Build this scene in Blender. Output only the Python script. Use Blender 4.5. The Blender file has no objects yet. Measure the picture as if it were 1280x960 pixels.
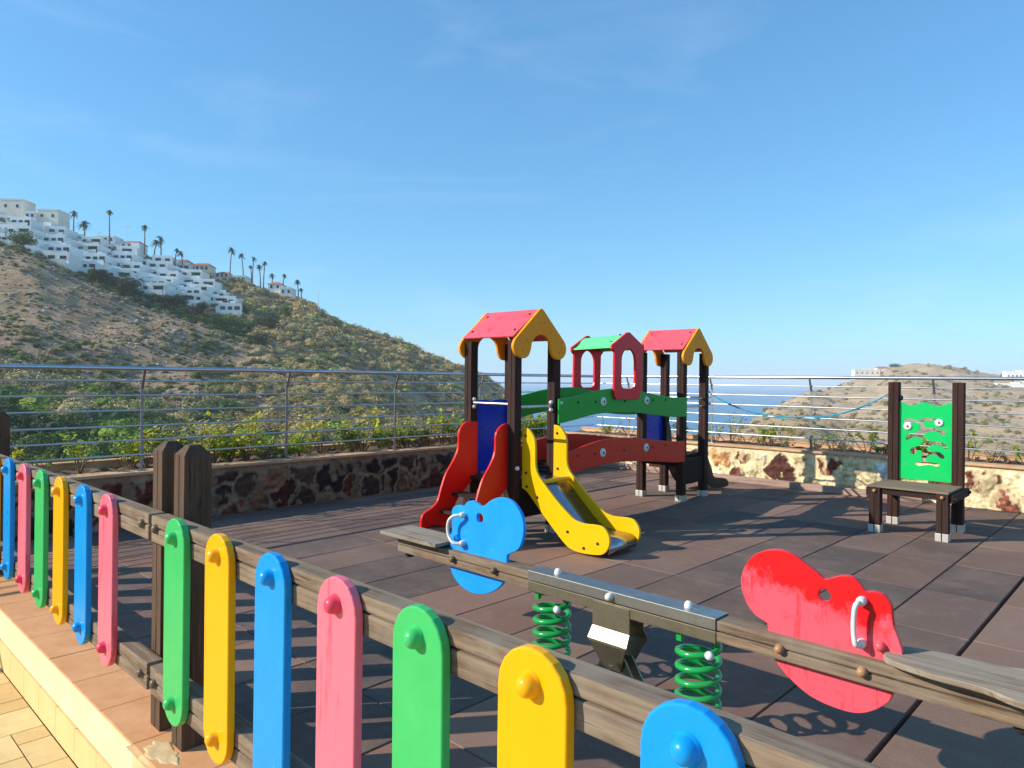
import bpy, bmesh, math, random
import numpy as np
from mathutils import Vector, Matrix
R = math.radians
random.seed(7); rng = np.random.RandomState(11)
SC = bpy.context.scene
COL = SC.collection
# ------------------------------------------------------------------ camera
EYE = 1.45
FPX = 885.0
cd = bpy.data.cameras.new('camera'); cam = bpy.data.objects.new('camera', cd); COL.objects.link(cam)
cam.location = (0, 0, EYE)
cam.rotation_euler = (R(90), 0.0105, 0)
cam.rotation_mode = 'XYZ'
cam.matrix_world = Matrix.Translation((0, 0, EYE)) @ Matrix.Rotation(R(90), 4, 'X') @ Matrix.Rotation(0.0105, 4, 'Z')
cd.sensor_fit = 'HORIZONTAL'; cd.sensor_width = 36; cd.lens = 36 * FPX / 1280
cd.shift_y = -6 / 1280
cd.clip_start = 0.05; cd.clip_end = 120000
SC.camera = cam
SC.render.resolution_x = 1024; SC.render.resolution_y = 768
# ------------------------------------------------------------------ light
SUN_EL = 28.4
sx, sy = -0.988, -0.154
sd = bpy.data.lights.new('sun', 'SUN'); sd.energy = 4.9; sd.angle = R(0.5); sd.color = (1, 0.93, 0.82)
sun = bpy.data.objects.new('sun', sd); COL.objects.link(sun)
tosun = Vector((sx * math.cos(R(SUN_EL)), sy * math.cos(R(SUN_EL)), math.sin(R(SUN_EL)))).normalized()
sun.rotation_euler = tosun.to_track_quat('Z', 'Y').to_euler(); sun.location = (-20, -5, 30)
W = bpy.data.worlds.new('World'); SC.world = W; W.use_nodes = True
wn = W.node_tree.nodes; wl = W.node_tree.links; wn.clear()
out = wn.new('ShaderNodeOutputWorld'); bg = wn.new('ShaderNodeBackground'); sky = wn.new('ShaderNodeTexSky')
sky.sky_type = 'NISHITA'; sky.sun_disc = False; sky.sun_elevation = R(SUN_EL)
sky.sun_rotation = math.atan2(sx, sy); sky.altitude = 60; sky.air_density = 1.1; sky.dust_density = 0.25; sky.ozone_density = 3.5
bg.inputs[1].default_value = 0.15
# thin cirrus
tc = wn.new('ShaderNodeTexCoord'); mp = wn.new('ShaderNodeMapping'); mp.inputs['Scale'].default_value = (1.2, 1.2, 6.0); mp.inputs['Rotation'].default_value = (0.25, 0.2, 0.3)
nz = wn.new('ShaderNodeTexNoise'); nz.inputs['Scale'].default_value = 1.6; nz.inputs['Detail'].default_value = 8; nz.inputs['Roughness'].default_value = 0.6; nz.inputs['Distortion'].default_value = 0.8
rp = wn.new('ShaderNodeValToRGB'); rp.color_ramp.elements[0].position = 0.52; rp.color_ramp.elements[0].color = (0, 0, 0, 1); rp.color_ramp.elements[1].position = 0.85; rp.color_ramp.elements[1].color = (0.14, 0.14, 0.14, 1)
mx = wn.new('ShaderNodeMix'); mx.data_type = 'RGBA'; mx.inputs['B'].default_value = (6.2, 7.0, 7.8, 1)
hs = wn.new('ShaderNodeHueSaturation'); hs.inputs['Saturation'].default_value = 1.10; hs.inputs['Value'].default_value = 1.0
wl.new(tc.outputs['Generated'], mp.inputs[0]); wl.new(mp.outputs[0], nz.inputs['Vector']); wl.new(nz.outputs[0], rp.inputs[0])
tm = wn.new('ShaderNodeMix'); tm.data_type = 'RGBA'; tm.blend_type = 'MULTIPLY'; tm.inputs['Factor'].default_value = 1; tm.inputs['B'].default_value = (0.78, 1.44, 1.84, 1)
wl.new(sky.outputs[0], hs.inputs['Color']); gm = wn.new('ShaderNodeGamma'); gm.inputs[1].default_value = 0.66; wl.new(hs.outputs[0], gm.inputs[0]); wl.new(gm.outputs[0], tm.inputs['A']); wl.new(tm.outputs['Result'], mx.inputs['A']); wl.new(rp.outputs[0], mx.inputs['Factor'])
wl.new(mx.outputs['Result'], bg.inputs[0]); wl.new(bg.outputs[0], out.inputs[0])
SC.cycles.volume_bounces = 2
SC.view_settings.view_transform = 'Standard'; SC.view_settings.look = 'None'; SC.view_settings.gamma = 1
SC.view_settings.exposure = 0.3
# ------------------------------------------------------------------ helpers
def lin(r, g, b):
    f = lambda c: (c / 255 / 12.92) if c <= 10 else ((c / 255 + 0.055) / 1.055) ** 2.4
    return (f(r), f(g), f(b), 1)
class NT:
    def __init__(s, name):
        s.m = bpy.data.materials.new(name); s.m.use_nodes = True; s.n = s.m.node_tree.nodes; s.l = s.m.node_tree.links
        s.b = s.n['Principled BSDF']
    def a(s, t, **k):
        nd = s.n.new('ShaderNode' + t)
        for q, v in k.items():
            if q.startswith('i_'):
                nd.inputs[q[2:].replace('_', ' ')].default_value = v
            else: setattr(nd, q, v)
        return nd
    def k(s, a, b): s.l.new(a, b)
    def coord(s, scale=(1, 1, 1), rot=(0, 0, 0), kind='Object'):
        t = s.a('TexCoord'); m = s.a('Mapping'); m.inputs['Scale'].default_value = scale; m.inputs['Rotation'].default_value = rot
        s.k(t.outputs[kind], m.inputs[0]); return m.outputs[0]
    def noise(s, vec, scale, detail=5, rough=0.6, dist=0):
        n = s.a('TexNoise'); n.inputs['Scale'].default_value = scale; n.inputs['Detail'].default_value = detail
        n.inputs['Roughness'].default_value = rough; n.inputs['Distortion'].default_value = dist
        s.k(vec, n.inputs['Vector']); return n.outputs[0]
    def ramp(s, fac, stops):
        r = s.a('ValToRGB'); cr = r.color_ramp
        while len(cr.elements) < len(stops): cr.elements.new(0.5)
        for e, (p, c) in zip(cr.elements, stops):
            e.position = p; e.color = c if len(c) == 4 else (*c, 1)
        s.k(fac, r.inputs[0]); return r.outputs[0]
    def mix(s, f, a, b, blend='MIX'):
        m = s.a('Mix', data_type='RGBA', blend_type=blend)
        for v, i in ((f, 'Factor'), (a, 'A'), (b, 'B')):
            if hasattr(v, 'links') or isinstance(v, bpy.types.NodeSocket): s.k(v, m.inputs[i])
            else: m.inputs[i].default_value = v
        return m.outputs['Result']
    def math(s, op, a, b=0.0, clamp=False):
        m = s.a('Math', operation=op, use_clamp=clamp)
        for v, i in ((a, 0), (b, 1)):
            if isinstance(v, bpy.types.NodeSocket): s.k(v, m.inputs[i])
            else: m.inputs[i].default_value = v
        return m.outputs[0]
    def bump(s, h, strength=0.3, dist=0.01):
        b = s.a('Bump'); b.inputs['Strength'].default_value = strength; b.inputs['Distance'].default_value = dist
        s.k(h, b.inputs['Height']); s.k(b.outputs[0], s.b.inputs['Normal'])
    def fin(s, col=None, rough=0.6, metal=0.0, spec=None):
        if col is not None:
            if isinstance(col, bpy.types.NodeSocket): s.k(col, s.b.inputs['Base Color'])
            else: s.b.inputs['Base Color'].default_value = col
        if isinstance(rough, bpy.types.NodeSocket): s.k(rough, s.b.inputs['Roughness'])
        else: s.b.inputs['Roughness'].default_value = rough
        s.b.inputs['Metallic'].default_value = metal
        if spec is not None: s.b.inputs['Specular IOR Level'].default_value = spec
        return s.m
W4 = lambda v: (v, v, v, 1)
def paint(name, c, c2=None, rough=0.3, amt=0.35, coat=0.04):
    t = NT(name); v = t.coord((1, 1, 1))
    f = t.ramp(t.noise(v, 5, 7, 0.65), [(0.35, W4(0)), (0.7, W4(1))])
    c2 = c2 or tuple(min(1, x * 1.12 + 0.03) for x in c[:3]) + (1,)
    base = t.mix(t.math('MULTIPLY', f, amt), c, c2)
    sp = t.ramp(t.noise(v, 90, 3, 0.7), [(0.62, W4(0)), (0.75, W4(1))])
    base = t.mix(t.math('MULTIPLY', sp, 0.10), base, (0.35, 0.3, 0.25, 1))
    sc = t.ramp(t.noise(t.coord((60, 60, 3)), 1.0, 4, 0.7), [(0.6, W4(0)), (0.8, W4(1))])
    base = t.mix(t.math('MULTIPLY', sc, 0.16), base, c2)
    gr = t.ramp(t.noise(v, 3.2, 9, 0.78, 1.2), [(0.56, W4(0)), (0.70, W4(1))]); base = t.mix(t.math('MULTIPLY', gr, 0.16), base, (0.30, 0.26, 0.20, 1))
    chip = t.ramp(t.noise(v, 38, 2, 0.5), [(0.74, W4(0)), (0.76, W4(1))]); base = t.mix(t.math('MULTIPLY', chip, 0.15), base, (0.6, 0.56, 0.5, 1))
    r = t.math('ADD', t.math('MULTIPLY', t.noise(v, 12, 5), 0.25), rough - 0.1)
    t.bump(t.noise(v, 40, 4), 0.08, 0.004)
    m = t.fin(base, r, spec=0.28); t.b.inputs['Coat Weight'].default_value = coat; t.b.inputs['Coat Roughness'].default_value = 0.15
    return m
def stained(name, base_c, strong, streak_scale=(30, 30, 2.5), up=None, lo=0.48, hi=0.62, rough=0.35):
    """sun-faded plastic with patches and streaks where the original pigment remains"""
    t = NT(name); v = t.coord((1, 1, 1))
    a = t.ramp(t.noise(v, 9, 8, 0.7, 0.6), [(lo, W4(0)), (hi, W4(1))])
    b = t.ramp(t.noise(t.coord(streak_scale), 1.0, 6, 0.7, 0.4), [(0.55, W4(0)), (0.64, W4(1))])
    f = t.math('MULTIPLY', t.math('MAXIMUM', t.math('MULTIPLY', a, 0.5), t.math('MULTIPLY', b, 0.85)), 0.85)
    if up:
        sp = t.a('SeparateXYZ'); t.k(v, sp.inputs[0]); mr = t.a('MapRange')
        e = t.math('ADD', sp.outputs[2], t.math('MULTIPLY', t.noise(v, 14, 7, 0.7), 0.35))
        if up[2]: e = t.math('ADD', e, t.math('MULTIPLY', sp.outputs[0], up[2]))
        t.k(e, mr.inputs[0]); mr.inputs[1].default_value = up[0]; mr.inputs[2].default_value = up[1]
        f = t.math('MAXIMUM', f, mr.outputs[0])
    t.bump(t.noise(v, 40, 4), 0.06, 0.004)
    return t.fin(t.mix(f, base_c, strong), rough)
def wood(name, dark, light, axis='x', grey=None, rough=0.85, scale=1.0, bump=0.5):
    t = NT(name)
    s = {'x': (2, 38, 38), 'y': (38, 2, 38), 'z': (38, 38, 2)}[axis]
    s = tuple(q * scale for q in s)
    v = t.coord(s); g = t.noise(v, 1.0, 7, 0.72, 0.35)
    v2 = t.coord(tuple(q * 3.2 for q in s)); g2 = t.noise(v2, 1.0, 4, 0.7, 0.2)
    h = t.math('ADD', t.math('MULTIPLY', g, 0.65), t.math('MULTIPLY', g2, 0.35))
    c = t.ramp(h, [(0.36, dark), (0.5, tuple((a + b) / 2 for a, b in zip(dark, light))), (0.64, light)])
    big = t.noise(t.coord((3, 3, 3)), 1.2, 5, 0.6)
    if grey: c = t.mix(t.ramp(big, [(0.42, W4(0)), (0.66, W4(0.8))]), c, grey)
    cr = t.ramp(t.noise(t.coord(tuple(q * 0.9 for q in s)), 1.3, 3, 0.8, 0.8), [(0.30, W4(1)), (0.37, W4(0))])
    c = t.mix(t.math('MULTIPLY', cr, 0.75), c, tuple(q * 0.25 for q in dark[:3]) + (1,))
    hh = t.math('SUBTRACT', h, t.math('MULTIPLY', cr, 0.4))
    t.bump(hh, bump, 0.004)
    return t.fin(c, rough, spec=0.3)
def metal(name, c, rough=0.3, var=0.3, m=1.0):
    t = NT(name); v = t.coord((1, 1, 1)); n = t.noise(v, 14, 6, 0.65)
    c2 = tuple(q * 0.6 for q in c[:3]) + (1,)
    t.bump(t.noise(v, 60, 3), 0.08, 0.003)
    return t.fin(t.mix(t.math('MULTIPLY', t.ramp(n, [(0.4, W4(0)), (0.65, W4(1))]), var), c, c2), t.math('ADD', t.math('MULTIPLY', n, 0.25), rough - 0.1), m)
# ---- geometry accumulator
class MB:
    def __init__(s): s.v = []; s.f = []; s.sm = []; s.mi = []; s.cur = 0
    def add(s, vs, fs, smooth=False):
        o = len(s.v); s.v += [tuple(q) for q in vs]
        for f in fs: s.f.append(tuple(i + o for i in f)); s.sm.append(smooth); s.mi.append(s.cur)
        return s
    def box(s, x0, x1, y0, y1, z0, z1):
        v = [(x, y, z) for z in (z0, z1) for y in (y0, y1) for x in (x0, x1)]
        return s.add(v, [(0, 2, 3, 1), (4, 5, 7, 6), (0, 1, 5, 4), (2, 6, 7, 3), (0, 4, 6, 2), (1, 3, 7, 5)])
    def cbox(s, x0, x1, y0, y1, z0, z1, b=0.004):
        """box with chamfered edges"""
        bm = bmesh.new(); bmesh.ops.create_cube(bm, size=1)
        for v in bm.verts: v.co = Vector(((x0 + x1) / 2 + v.co.x * (x1 - x0), (y0 + y1) / 2 + v.co.y * (y1 - y0), (z0 + z1) / 2 + v.co.z * (z1 - z0)))
        bmesh.ops.bevel(bm, geom=list(bm.edges), offset=b, segments=2, profile=0.6, affect='EDGES')
        return s.bm(bm)
    def bm(s, bm, M=None, smooth=False):
        bm.verts.index_update()
        vs = [(M @ v.co if M else v.co) for v in bm.verts]; fs = [tuple(v.index for v in f.verts) for f in bm.faces]
        bm.free(); return s.add(vs, fs, smooth)
    def tube(s, pts, r, n=10, cyc=False, caps=True, radii=None):
        P = [Vector(p) for p in pts]; vs = []; fs = []; N = len(P); prev = None
        for i, p in enumerate(P):
            a = P[(i - 1) % N] if (cyc or i) else P[0]; b = P[(i + 1) % N] if (cyc or i < N - 1) else P[-1]
            t = (b - a).normalized()
            if prev is None:
                up = Vector((0, 0, 1)) if abs(t.z) < 0.9 else Vector((1, 0, 0)); x = t.cross(up).normalized()
            else: x = (prev - t * prev.dot(t)).normalized()
            prev = x; y = t.cross(x); rr = radii[i] if radii else r
            for k in range(n):
                q = 2 * math.pi * k / n; vs.append(p + (x * math.cos(q) + y * math.sin(q)) * rr)
        for i in range(N if cyc else N - 1):
            j = (i + 1) % N
            for k in range(n):
                l = (k + 1) % n; fs.append((i * n + k, i * n + l, j * n + l, j * n + k))
        s.add(vs, fs, True)
        if caps and not cyc: s.add([vs[k] for k in range(n)], [tuple(reversed(range(n)))]); s.add([vs[(N - 1) * n + k] for k in range(n)], [tuple(range(n))])
        return s
    def lathe(s, prof, c, axis, n=20, smooth=True):
        """prof: (radius, height along axis) pairs"""
        ax = Vector(axis).normalized(); up = Vector((0, 0, 1)) if abs(ax.z) < 0.9 else Vector((1, 0, 0))
        x = ax.cross(up).normalized(); y = ax.cross(x); c = Vector(c); vs = []; fs = []
        for r, h in prof:
            for k in range(n):
                q = 2 * math.pi * k / n; vs.append(c + ax * h + (x * math.cos(q) + y * math.sin(q)) * max(r, 1e-4))
        for i in range(len(prof) - 1):
            for k in range(n): l = (k + 1) % n; fs.append((i * n + k, i * n + l, (i + 1) * n + l, (i + 1) * n + k))
        return s.add(vs, fs, smooth)
    def build(s, name, mat, parent=None, bevel=0, recalc=True):
        me = bpy.data.meshes.new(name); me.from_pydata(s.v, [], s.f)
        for m in (mat if isinstance(mat, (list, tuple)) else [mat]): me.materials.append(m)
        me.polygons.foreach_set('use_smooth', s.sm); me.polygons.foreach_set('material_index', s.mi)
        if recalc:
            bm = bmesh.new(); bm.from_mesh(me); bmesh.ops.recalc_face_normals(bm, faces=bm.faces); bm.to_mesh(me); bm.free()
        me.update(); o = bpy.data.objects.new(name, me); COL.objects.link(o)
        if parent: o.parent = parent
        if bevel:
            b = o.modifiers.new('bevel', 'BEVEL'); b.width = bevel; b.segments = 2; b.limit_method = 'ANGLE'
        return o
def catmull(pts, n=5, cyc=True, sharp=()):
    P = [Vector((*p, 0)) for p in pts]; N = len(P); res = []
    for i in range(N if cyc else N - 1):
        p1, p2 = P[i], P[(i + 1) % N]
        p0 = P[(i - 1) % N] if (cyc or i) else p1; p3 = P[(i + 2) % N] if (cyc or i + 2 < N) else p2
        if i in sharp: p0 = p1
        if (i + 1) % N in sharp: p3 = p2
        for k in range(n):
            t = k / n
            q = 0.5 * ((2 * p1) + (p2 - p0) * t + (2 * p0 - 5 * p1 + 4 * p2 - p3) * t * t + (3 * p1 - p0 - 3 * p2 + p3) * t ** 3)
            res.append((q.x, q.y))
    if not cyc: res.append(tuple(P[-1].xy))
    return res
def plate(name, outline, holes, th, mat, parent, plane='xz', off=0.0, bevel=0.004):
    """flat board cut from an outline; plane 'xz' (thickness along y) or 'yz' (thickness along x)"""
    cu = bpy.data.curves.new(name, 'CURVE'); cu.dimensions = '2D'; cu.fill_mode = 'BOTH'; cu.extrude = th / 2 - bevel; cu.bevel_depth = bevel; cu.bevel_resolution = 2; cu.offset = -bevel
    for pl in [outline] + list(holes):
        sp = cu.splines.new('POLY'); sp.points.add(len(pl) - 1); sp.use_cyclic_u = True
        for i, p in enumerate(pl): sp.points[i].co = (p[0], p[1], 0, 1)
    tmp = bpy.data.objects.new('tmp', cu); COL.objects.link(tmp)
    dg = bpy.context.evaluated_depsgraph_get(); me = bpy.data.meshes.new_from_object(tmp.evaluated_get(dg)); bpy.data.objects.remove(tmp); bpy.data.curves.remove(cu)
    M = Matrix(((1, 0, 0, 0), (0, 0, -1, off), (0, 1, 0, 0), (0, 0, 0, 1))) if plane == 'xz' else Matrix(((0, 0, 1, off), (1, 0, 0, 0), (0, 1, 0, 0), (0, 0, 0, 1)))
    me.transform(M); me.name = name; me.materials.clear(); me.materials.append(mat)
    for p in me.polygons: p.use_smooth = False
    o = bpy.data.objects.new(name, me); COL.objects.link(o); o.parent = parent; return o
def empty(name, loc, rz=0, label=None, cat=None, group=None):
    o = bpy.data.objects.new(name, None); COL.objects.link(o); o.location = loc; o.rotation_euler = (0, 0, rz); o.empty_display_size = 0.2
    tag(o, label, cat, group); return o
def tag(o, label=None, cat=None, group=None, kind=None):
    if label: o['label'] = label
    if cat: o['category'] = cat
    if group: o['group'] = group
    if kind: o['kind'] = kind
    return o
def copy_tree(o, parent=None, loc=None):
    c = o.copy(); COL.objects.link(c)
    if parent is not None: c.parent = parent
    for ch in list(o.children): copy_tree(ch, c)
    return c
ORD = ['first', 'second', 'third', 'fourth', 'fifth', 'sixth', 'seventh', 'eighth', 'ninth', 'tenth', 'eleventh', 'twelfth', 'thirteenth', 'fourteenth', 'fifteenth', 'sixteenth', 'seventeenth', 'eighteenth', 'nineteenth', 'twentieth']
# the terrace is laid out on a grid turned 43.6 degrees: x along the fence, y away from it
GA = R(43.6); U = Vector((math.cos(GA), -math.sin(GA))); V = Vector((math.sin(GA), math.cos(GA)))
def G(u, v): p = U * u + V * v; return (p.x, p.y)
def circle(cx, cy, r, n=20, ry=None): return [(cx + r * math.cos(2 * math.pi * k / n), cy + (ry or r) * math.sin(2 * math.pi * k / n)) for k in range(n)]
def stadium(cx, cz0, cz1, w, n=10):
    r = w / 2; p = [(cx + r * math.cos(math.pi * k / n), cz1 - r + r * math.sin(math.pi * k / n)) for k in range(n + 1)]
    return p + [(cx + r * math.cos(math.pi + math.pi * k / n), cz0 + r + r * math.sin(math.pi + math.pi * k / n)) for k in range(n + 1)]
# ------------------------------------------------------------------ materials
M = {}
M['blue'] = paint('blue_paint', lin(4, 142, 214), lin(40, 162, 226), 0.28)
M['green'] = paint('green_paint', lin(58, 178, 92), lin(90, 205, 120), 0.32)
M['yellow'] = paint('yellow_paint', lin(246, 168, 0), lin(252, 184, 10), 0.3)
M['pink'] = stained('pink_plastic', lin(240, 112, 128), lin(215, 40, 62), (26, 26, 2.2), None, 0.55, 0.75)
M['knob_red'] = paint('faded_red_knob', lin(226, 62, 84), lin(236, 90, 108), 0.35)
M['sky_plastic'] = paint('sky_blue_plastic', lin(22, 150, 240), lin(60, 175, 248), 0.3)
M['red_stained'] = stained('sun_faded_red_plastic', lin(236, 88, 102), lin(214, 14, 22), (26, 26, 3.0), (0.97, 1.03, 0.2), 0.55, 0.68)
M['roof_pink'] = stained('faded_roof_red', lin(240, 92, 100), lin(222, 44, 58), (8, 8, 8), None, 0.42, 0.75)
M['orange'] = paint('amber_plastic', lin(255, 152, 0), lin(255, 168, 10), 0.6)
M['slide_yellow'] = paint('bright_yellow_plastic', lin(252, 186, 0), lin(255, 198, 14), 0.3, 0.2)
M['red'] = paint('red_plastic', lin(224, 22, 10), lin(235, 40, 25), 0.3)
M['brick_red'] = paint('brick_red_plastic', lin(214, 34, 16), lin(220, 50, 32), 0.4)
M['crimson'] = paint('crimson_plastic', lin(226, 8, 28), lin(232, 30, 48), 0.35)
M['leaf_green'] = paint('leaf_green_plastic', lin(8, 152, 40), lin(25, 165, 58), 0.35)
M['panel_green'] = paint('panel_green_plastic', lin(0, 190, 92), lin(20, 200, 104), 0.35)
M['mint'] = paint('mint_plastic', lin(95, 220, 130), lin(130, 235, 160), 0.35)
M['navy'] = paint('deep_blue_plastic', lin(8, 52, 190), lin(10, 70, 210), 0.25)
M['white_plastic'] = paint('white_plastic', lin(228, 226, 220), lin(205, 200, 190), 0.35)
M['pink_plastic'] = paint('pale_pink_plastic', lin(226, 92, 100), lin(205, 60, 70), 0.35)
M['spring'] = paint('spring_green_enamel', lin(30, 165, 75), lin(20, 120, 60), 0.22, 0.5, 0.5)
M['dark_red'] = paint('dark_red_plastic', lin(46, 13, 11), lin(58, 18, 15), 0.4)
M['black_and_shaded_plastic'] = paint('black_and_shaded_plastic', (0.02, 0.02, 0.022, 1), (0.05, 0.05, 0.05, 1), 0.45)
M['post'] = wood('dark_stained_timber', lin(22, 12, 9), lin(76, 42, 32), 'z', lin(52, 38, 31), 0.8, 0.8)
M['dark_x'] = wood('dark_stained_board', lin(24, 14, 11), lin(66, 42, 34), 'x', None, 0.8, 0.8)
M['dark_y'] = wood('dark_stained_board_cross', lin(22, 13, 10), lin(60, 38, 31), 'y', None, 0.8, 0.8)
M['fence_post'] = wood('brown_fence_timber', lin(42, 29, 21), lin(116, 86, 64), 'z', lin(88, 70, 54), 0.85, 0.9)
M['rail'] = wood('weathered_grey_timber', lin(76, 58, 44), lin(154, 130, 104), 'x', lin(140, 126, 108), 0.88, 1.0, 0.7)
M['seat'] = wood('bleached_timber', lin(100, 84, 68), lin(176, 158, 134), 'x', lin(150, 138, 120), 0.9, 0.8, 0.5)
M['seat_y'] = wood('bleached_timber_bench', lin(92, 74, 60), lin(156, 134, 110), 'x', lin(132, 114, 96), 0.9, 0.8, 0.4)
M['steel'] = metal('brushed_steel', (0.62, 0.62, 0.62, 1), 0.28, 0.4)
M['galv_post'] = metal('dull_galvanised_post', (0.30, 0.29, 0.27, 1), 0.4, 0.5, 0.8)
M['bar'] = metal('bar_steel', (0.6, 0.6, 0.6, 1), 0.35, 0.3)
M['galv'] = metal('galvanised_steel', lin(150, 142, 118), 0.42, 0.7, 0.85)
M['plate'] = metal('worn_steel_plate', lin(176, 176, 168), 0.34, 0.55, 0.9)
M['chute'] = metal('polished_chute_steel', lin(170, 170, 178), 0.22, 0.3, 1.0)
M['foot'] = metal('zinc_foot', lin(205, 200, 188), 0.5, 0.3, 0.5)
M['dark_bolt'] = metal('dark_bolt_head', (0.03, 0.03, 0.03, 1), 0.45, 0.2, 0.4)
M['tan_cap'] = paint('tan_plastic_cap', lin(176, 132, 92), lin(140, 105, 75), 0.4)
M['brown_cap'] = paint('brown_plastic_cap', lin(96, 80, 64), lin(120, 100, 80), 0.4)
def m_rubber():
    t = NT('rubber_tile'); a = t.a('Attribute', attribute_name='tint'); v = t.coord((1, 1, 1))
    sp = t.ramp(t.noise(v, 260, 3, 0.8), [(0.3, W4(0.55)), (0.7, W4(1.35))])
    big = t.noise(v, 1.3, 6, 0.65)
    c = t.mix(1.0, a.outputs['Color'], sp, 'MULTIPLY')
    c = t.mix(t.ramp(big, [(0.45, W4(0)), (0.75, W4(0.55))]), c, lin(150, 122, 104))
    dirt = t.ramp(t.noise(v, 7, 7, 0.75), [(0.52, W4(0)), (0.8, W4(0.35))])
    c = t.mix(dirt, c, lin(165, 140, 122))
    t.bump(t.noise(v, 200, 3, 0.8), 0.6, 0.003)
    return t.fin(c, 0.9, spec=0.25)
M['rubber'] = m_rubber()
def m_stone(name, pal, mortar, scale, edge, smear):
    t = NT(name); v0 = t.coord((1, 1, 1))
    w = t.a('TexNoise'); w.inputs['Scale'].default_value = 3.5; w.inputs['Detail'].default_value = 4; t.k(v0, w.inputs['Vector'])
    vm = t.a('VectorMath', operation='MULTIPLY_ADD'); t.k(w.outputs['Color'], vm.inputs[0]); vm.inputs[1].default_value = (0.22, 0.0, 0.22); t.k(v0, vm.inputs[2])
    sc = t.a('VectorMath', operation='MULTIPLY'); t.k(vm.outputs[0], sc.inputs[0]); sc.inputs[1].default_value = (1, 0.02, 0.85)
    vo = t.a('TexVoronoi', feature='DISTANCE_TO_EDGE'); vo.inputs['Scale'].default_value = scale; vo.inputs['Randomness'].default_value = 0.9; t.k(sc.outputs[0], vo.inputs['Vector'])
    vc = t.a('TexVoronoi', feature='F1'); vc.inputs['Scale'].default_value = scale; vc.inputs['Randomness'].default_value = 0.9; t.k(sc.outputs[0], vc.inputs['Vector'])
    sep = t.a('SeparateColor'); t.k(vc.outputs['Color'], sep.inputs[0])
    c = t.ramp(sep.outputs[0], pal); cr = c.node.color_ramp; cr.interpolation = 'CONSTANT'
    n = t.noise(v0, 22, 8, 0.75)
    c = t.mix(t.ramp(n, [(0.4, W4(0)), (0.7, W4(0.8))]), c, tuple(q * 0.35 for q in pal[0][1][:3]) + (1,))
    c = t.mix(t.math('MULTIPLY', t.ramp(t.noise(v0, 11, 7, 0.7, 1.0), [(0.5, W4(0)), (0.62, W4(1))]), smear), c, mortar)
    e = t.math('ADD', vo.outputs['Distance'], t.math('MULTIPLY', t.math('SUBTRACT', t.noise(v0, 13, 8, 0.75), 0.5), 0.30))
    f = t.ramp(e, [(edge, W4(1)), (edge + 0.05, W4(0))])
    mo = t.mix(t.ramp(t.noise(v0, 7, 7, 0.7), [(0.35, W4(0)), (0.7, W4(0.6))]), mortar, tuple(q * 0.6 for q in mortar[:3]) + (1,))
    # rendered band under the coping
    sp = t.a('SeparateXYZ'); t.k(v0, sp.inputs[0])
    band = t.ramp(t.math('ADD', sp.outputs[2], t.math('MULTIPLY', t.noise(v0, 8, 4), 0.06)), [(0.445, W4(0)), (0.475, W4(1))])
    f = t.math('MAXIMUM', f, band)
    t.bump(t.math('ADD', t.math('MULTIPLY', t.ramp(vo.outputs['Distance'], [(0.0, W4(0)), (0.25, W4(1))]), 0.7), t.math('MULTIPLY', n, 0.5)), 0.8, 0.03)
    return t.fin(t.mix(f, c, mo), 0.85, spec=0.3)
M['stone_dark'] = m_stone('dark_red_stonework', [(0, lin(78, 36, 28)), (0.25, lin(50, 32, 28)), (0.5, lin(96, 46, 34)), (0.72, lin(120, 84, 62)), (0.88, lin(44, 34, 32))], lin(164, 140, 112), 2.3, 0.075, 0.6)
M['stone_light'] = m_stone('pale_stonework', [(0, lin(206, 160, 112)), (0.18, lin(226, 208, 168)), (0.4, lin(150, 98, 76)), (0.52, lin(204, 206, 204)), (0.7, lin(224, 202, 158)), (0.92, lin(130, 92, 74))], lin(232, 214, 170), 2.5, 0.055, 0.4)
def simple(name, stops, scale=6, rough=0.85, bumps=0.4, bd=0.01, bscale=40, sc=(1, 1, 1)):
    t = NT(name); v = t.coord(sc); c = t.ramp(t.noise(v, scale, 8, 0.68), stops); t.bump(t.noise(v, bscale, 5, 0.7), bumps, bd); return t.fin(c, rough, spec=0.3)
M['cap'] = simple('terracotta_render', [(0.35, lin(190, 142, 104)), (0.65, lin(214, 172, 132))], 5)
M['soil'] = simple('planter_soil', [(0.3, lin(70, 56, 42)), (0.7, lin(132, 110, 84))], 9)
M['skirt'] = simple('skirting_tile', [(0.3, lin(212, 180, 120)), (0.7, lin(226, 196, 138))], 3, 0.6, 0.1)
M['cream'] = simple('cream_render', [(0.3, lin(214, 198, 152)), (0.7, lin(228, 214, 170))], 3, 0.8, 0.25)
M['terracotta'] = simple('terracotta_tile', [(0.3, lin(208, 142, 90)), (0.7, lin(230, 172, 120))], 4, 0.7, 0.15)
M['plaster'] = simple('crumbling_plaster', [(0.3, lin(210, 170, 120)), (0.7, lin(226, 200, 150))], 8, 0.9, 0.4, 0.006, 40)
M['edging'] = wood('grey_edging_timber', lin(124, 98, 86), lin(196, 164, 146), 'x', None, 0.9, 0.8)
def m_attr(name, rough=0.85, scale=10, amt=(0.75, 1.2), bumpd=0.01, spec=0.3):
    t = NT(name); a = t.a('Attribute', attribute_name='tint'); v = t.coord((1, 1, 1))
    c = t.mix(1.0, a.outputs['Color'], t.ramp(t.noise(v, scale, 6, 0.7), [(0.3, W4(amt[0])), (0.7, W4(amt[1]))]), 'MULTIPLY')
    t.bump(t.noise(v, scale * 6, 4, 0.7), 0.3, bumpd); return t.fin(c, rough, spec=spec)
M['paver'] = m_attr('cream_paver', 0.8, 9, (0.86, 1.08), 0.004)
M['joint'] = simple('sandy_joint', [(0.3, lin(96, 80, 52)), (0.7, lin(140, 118, 82))], 20)
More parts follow.
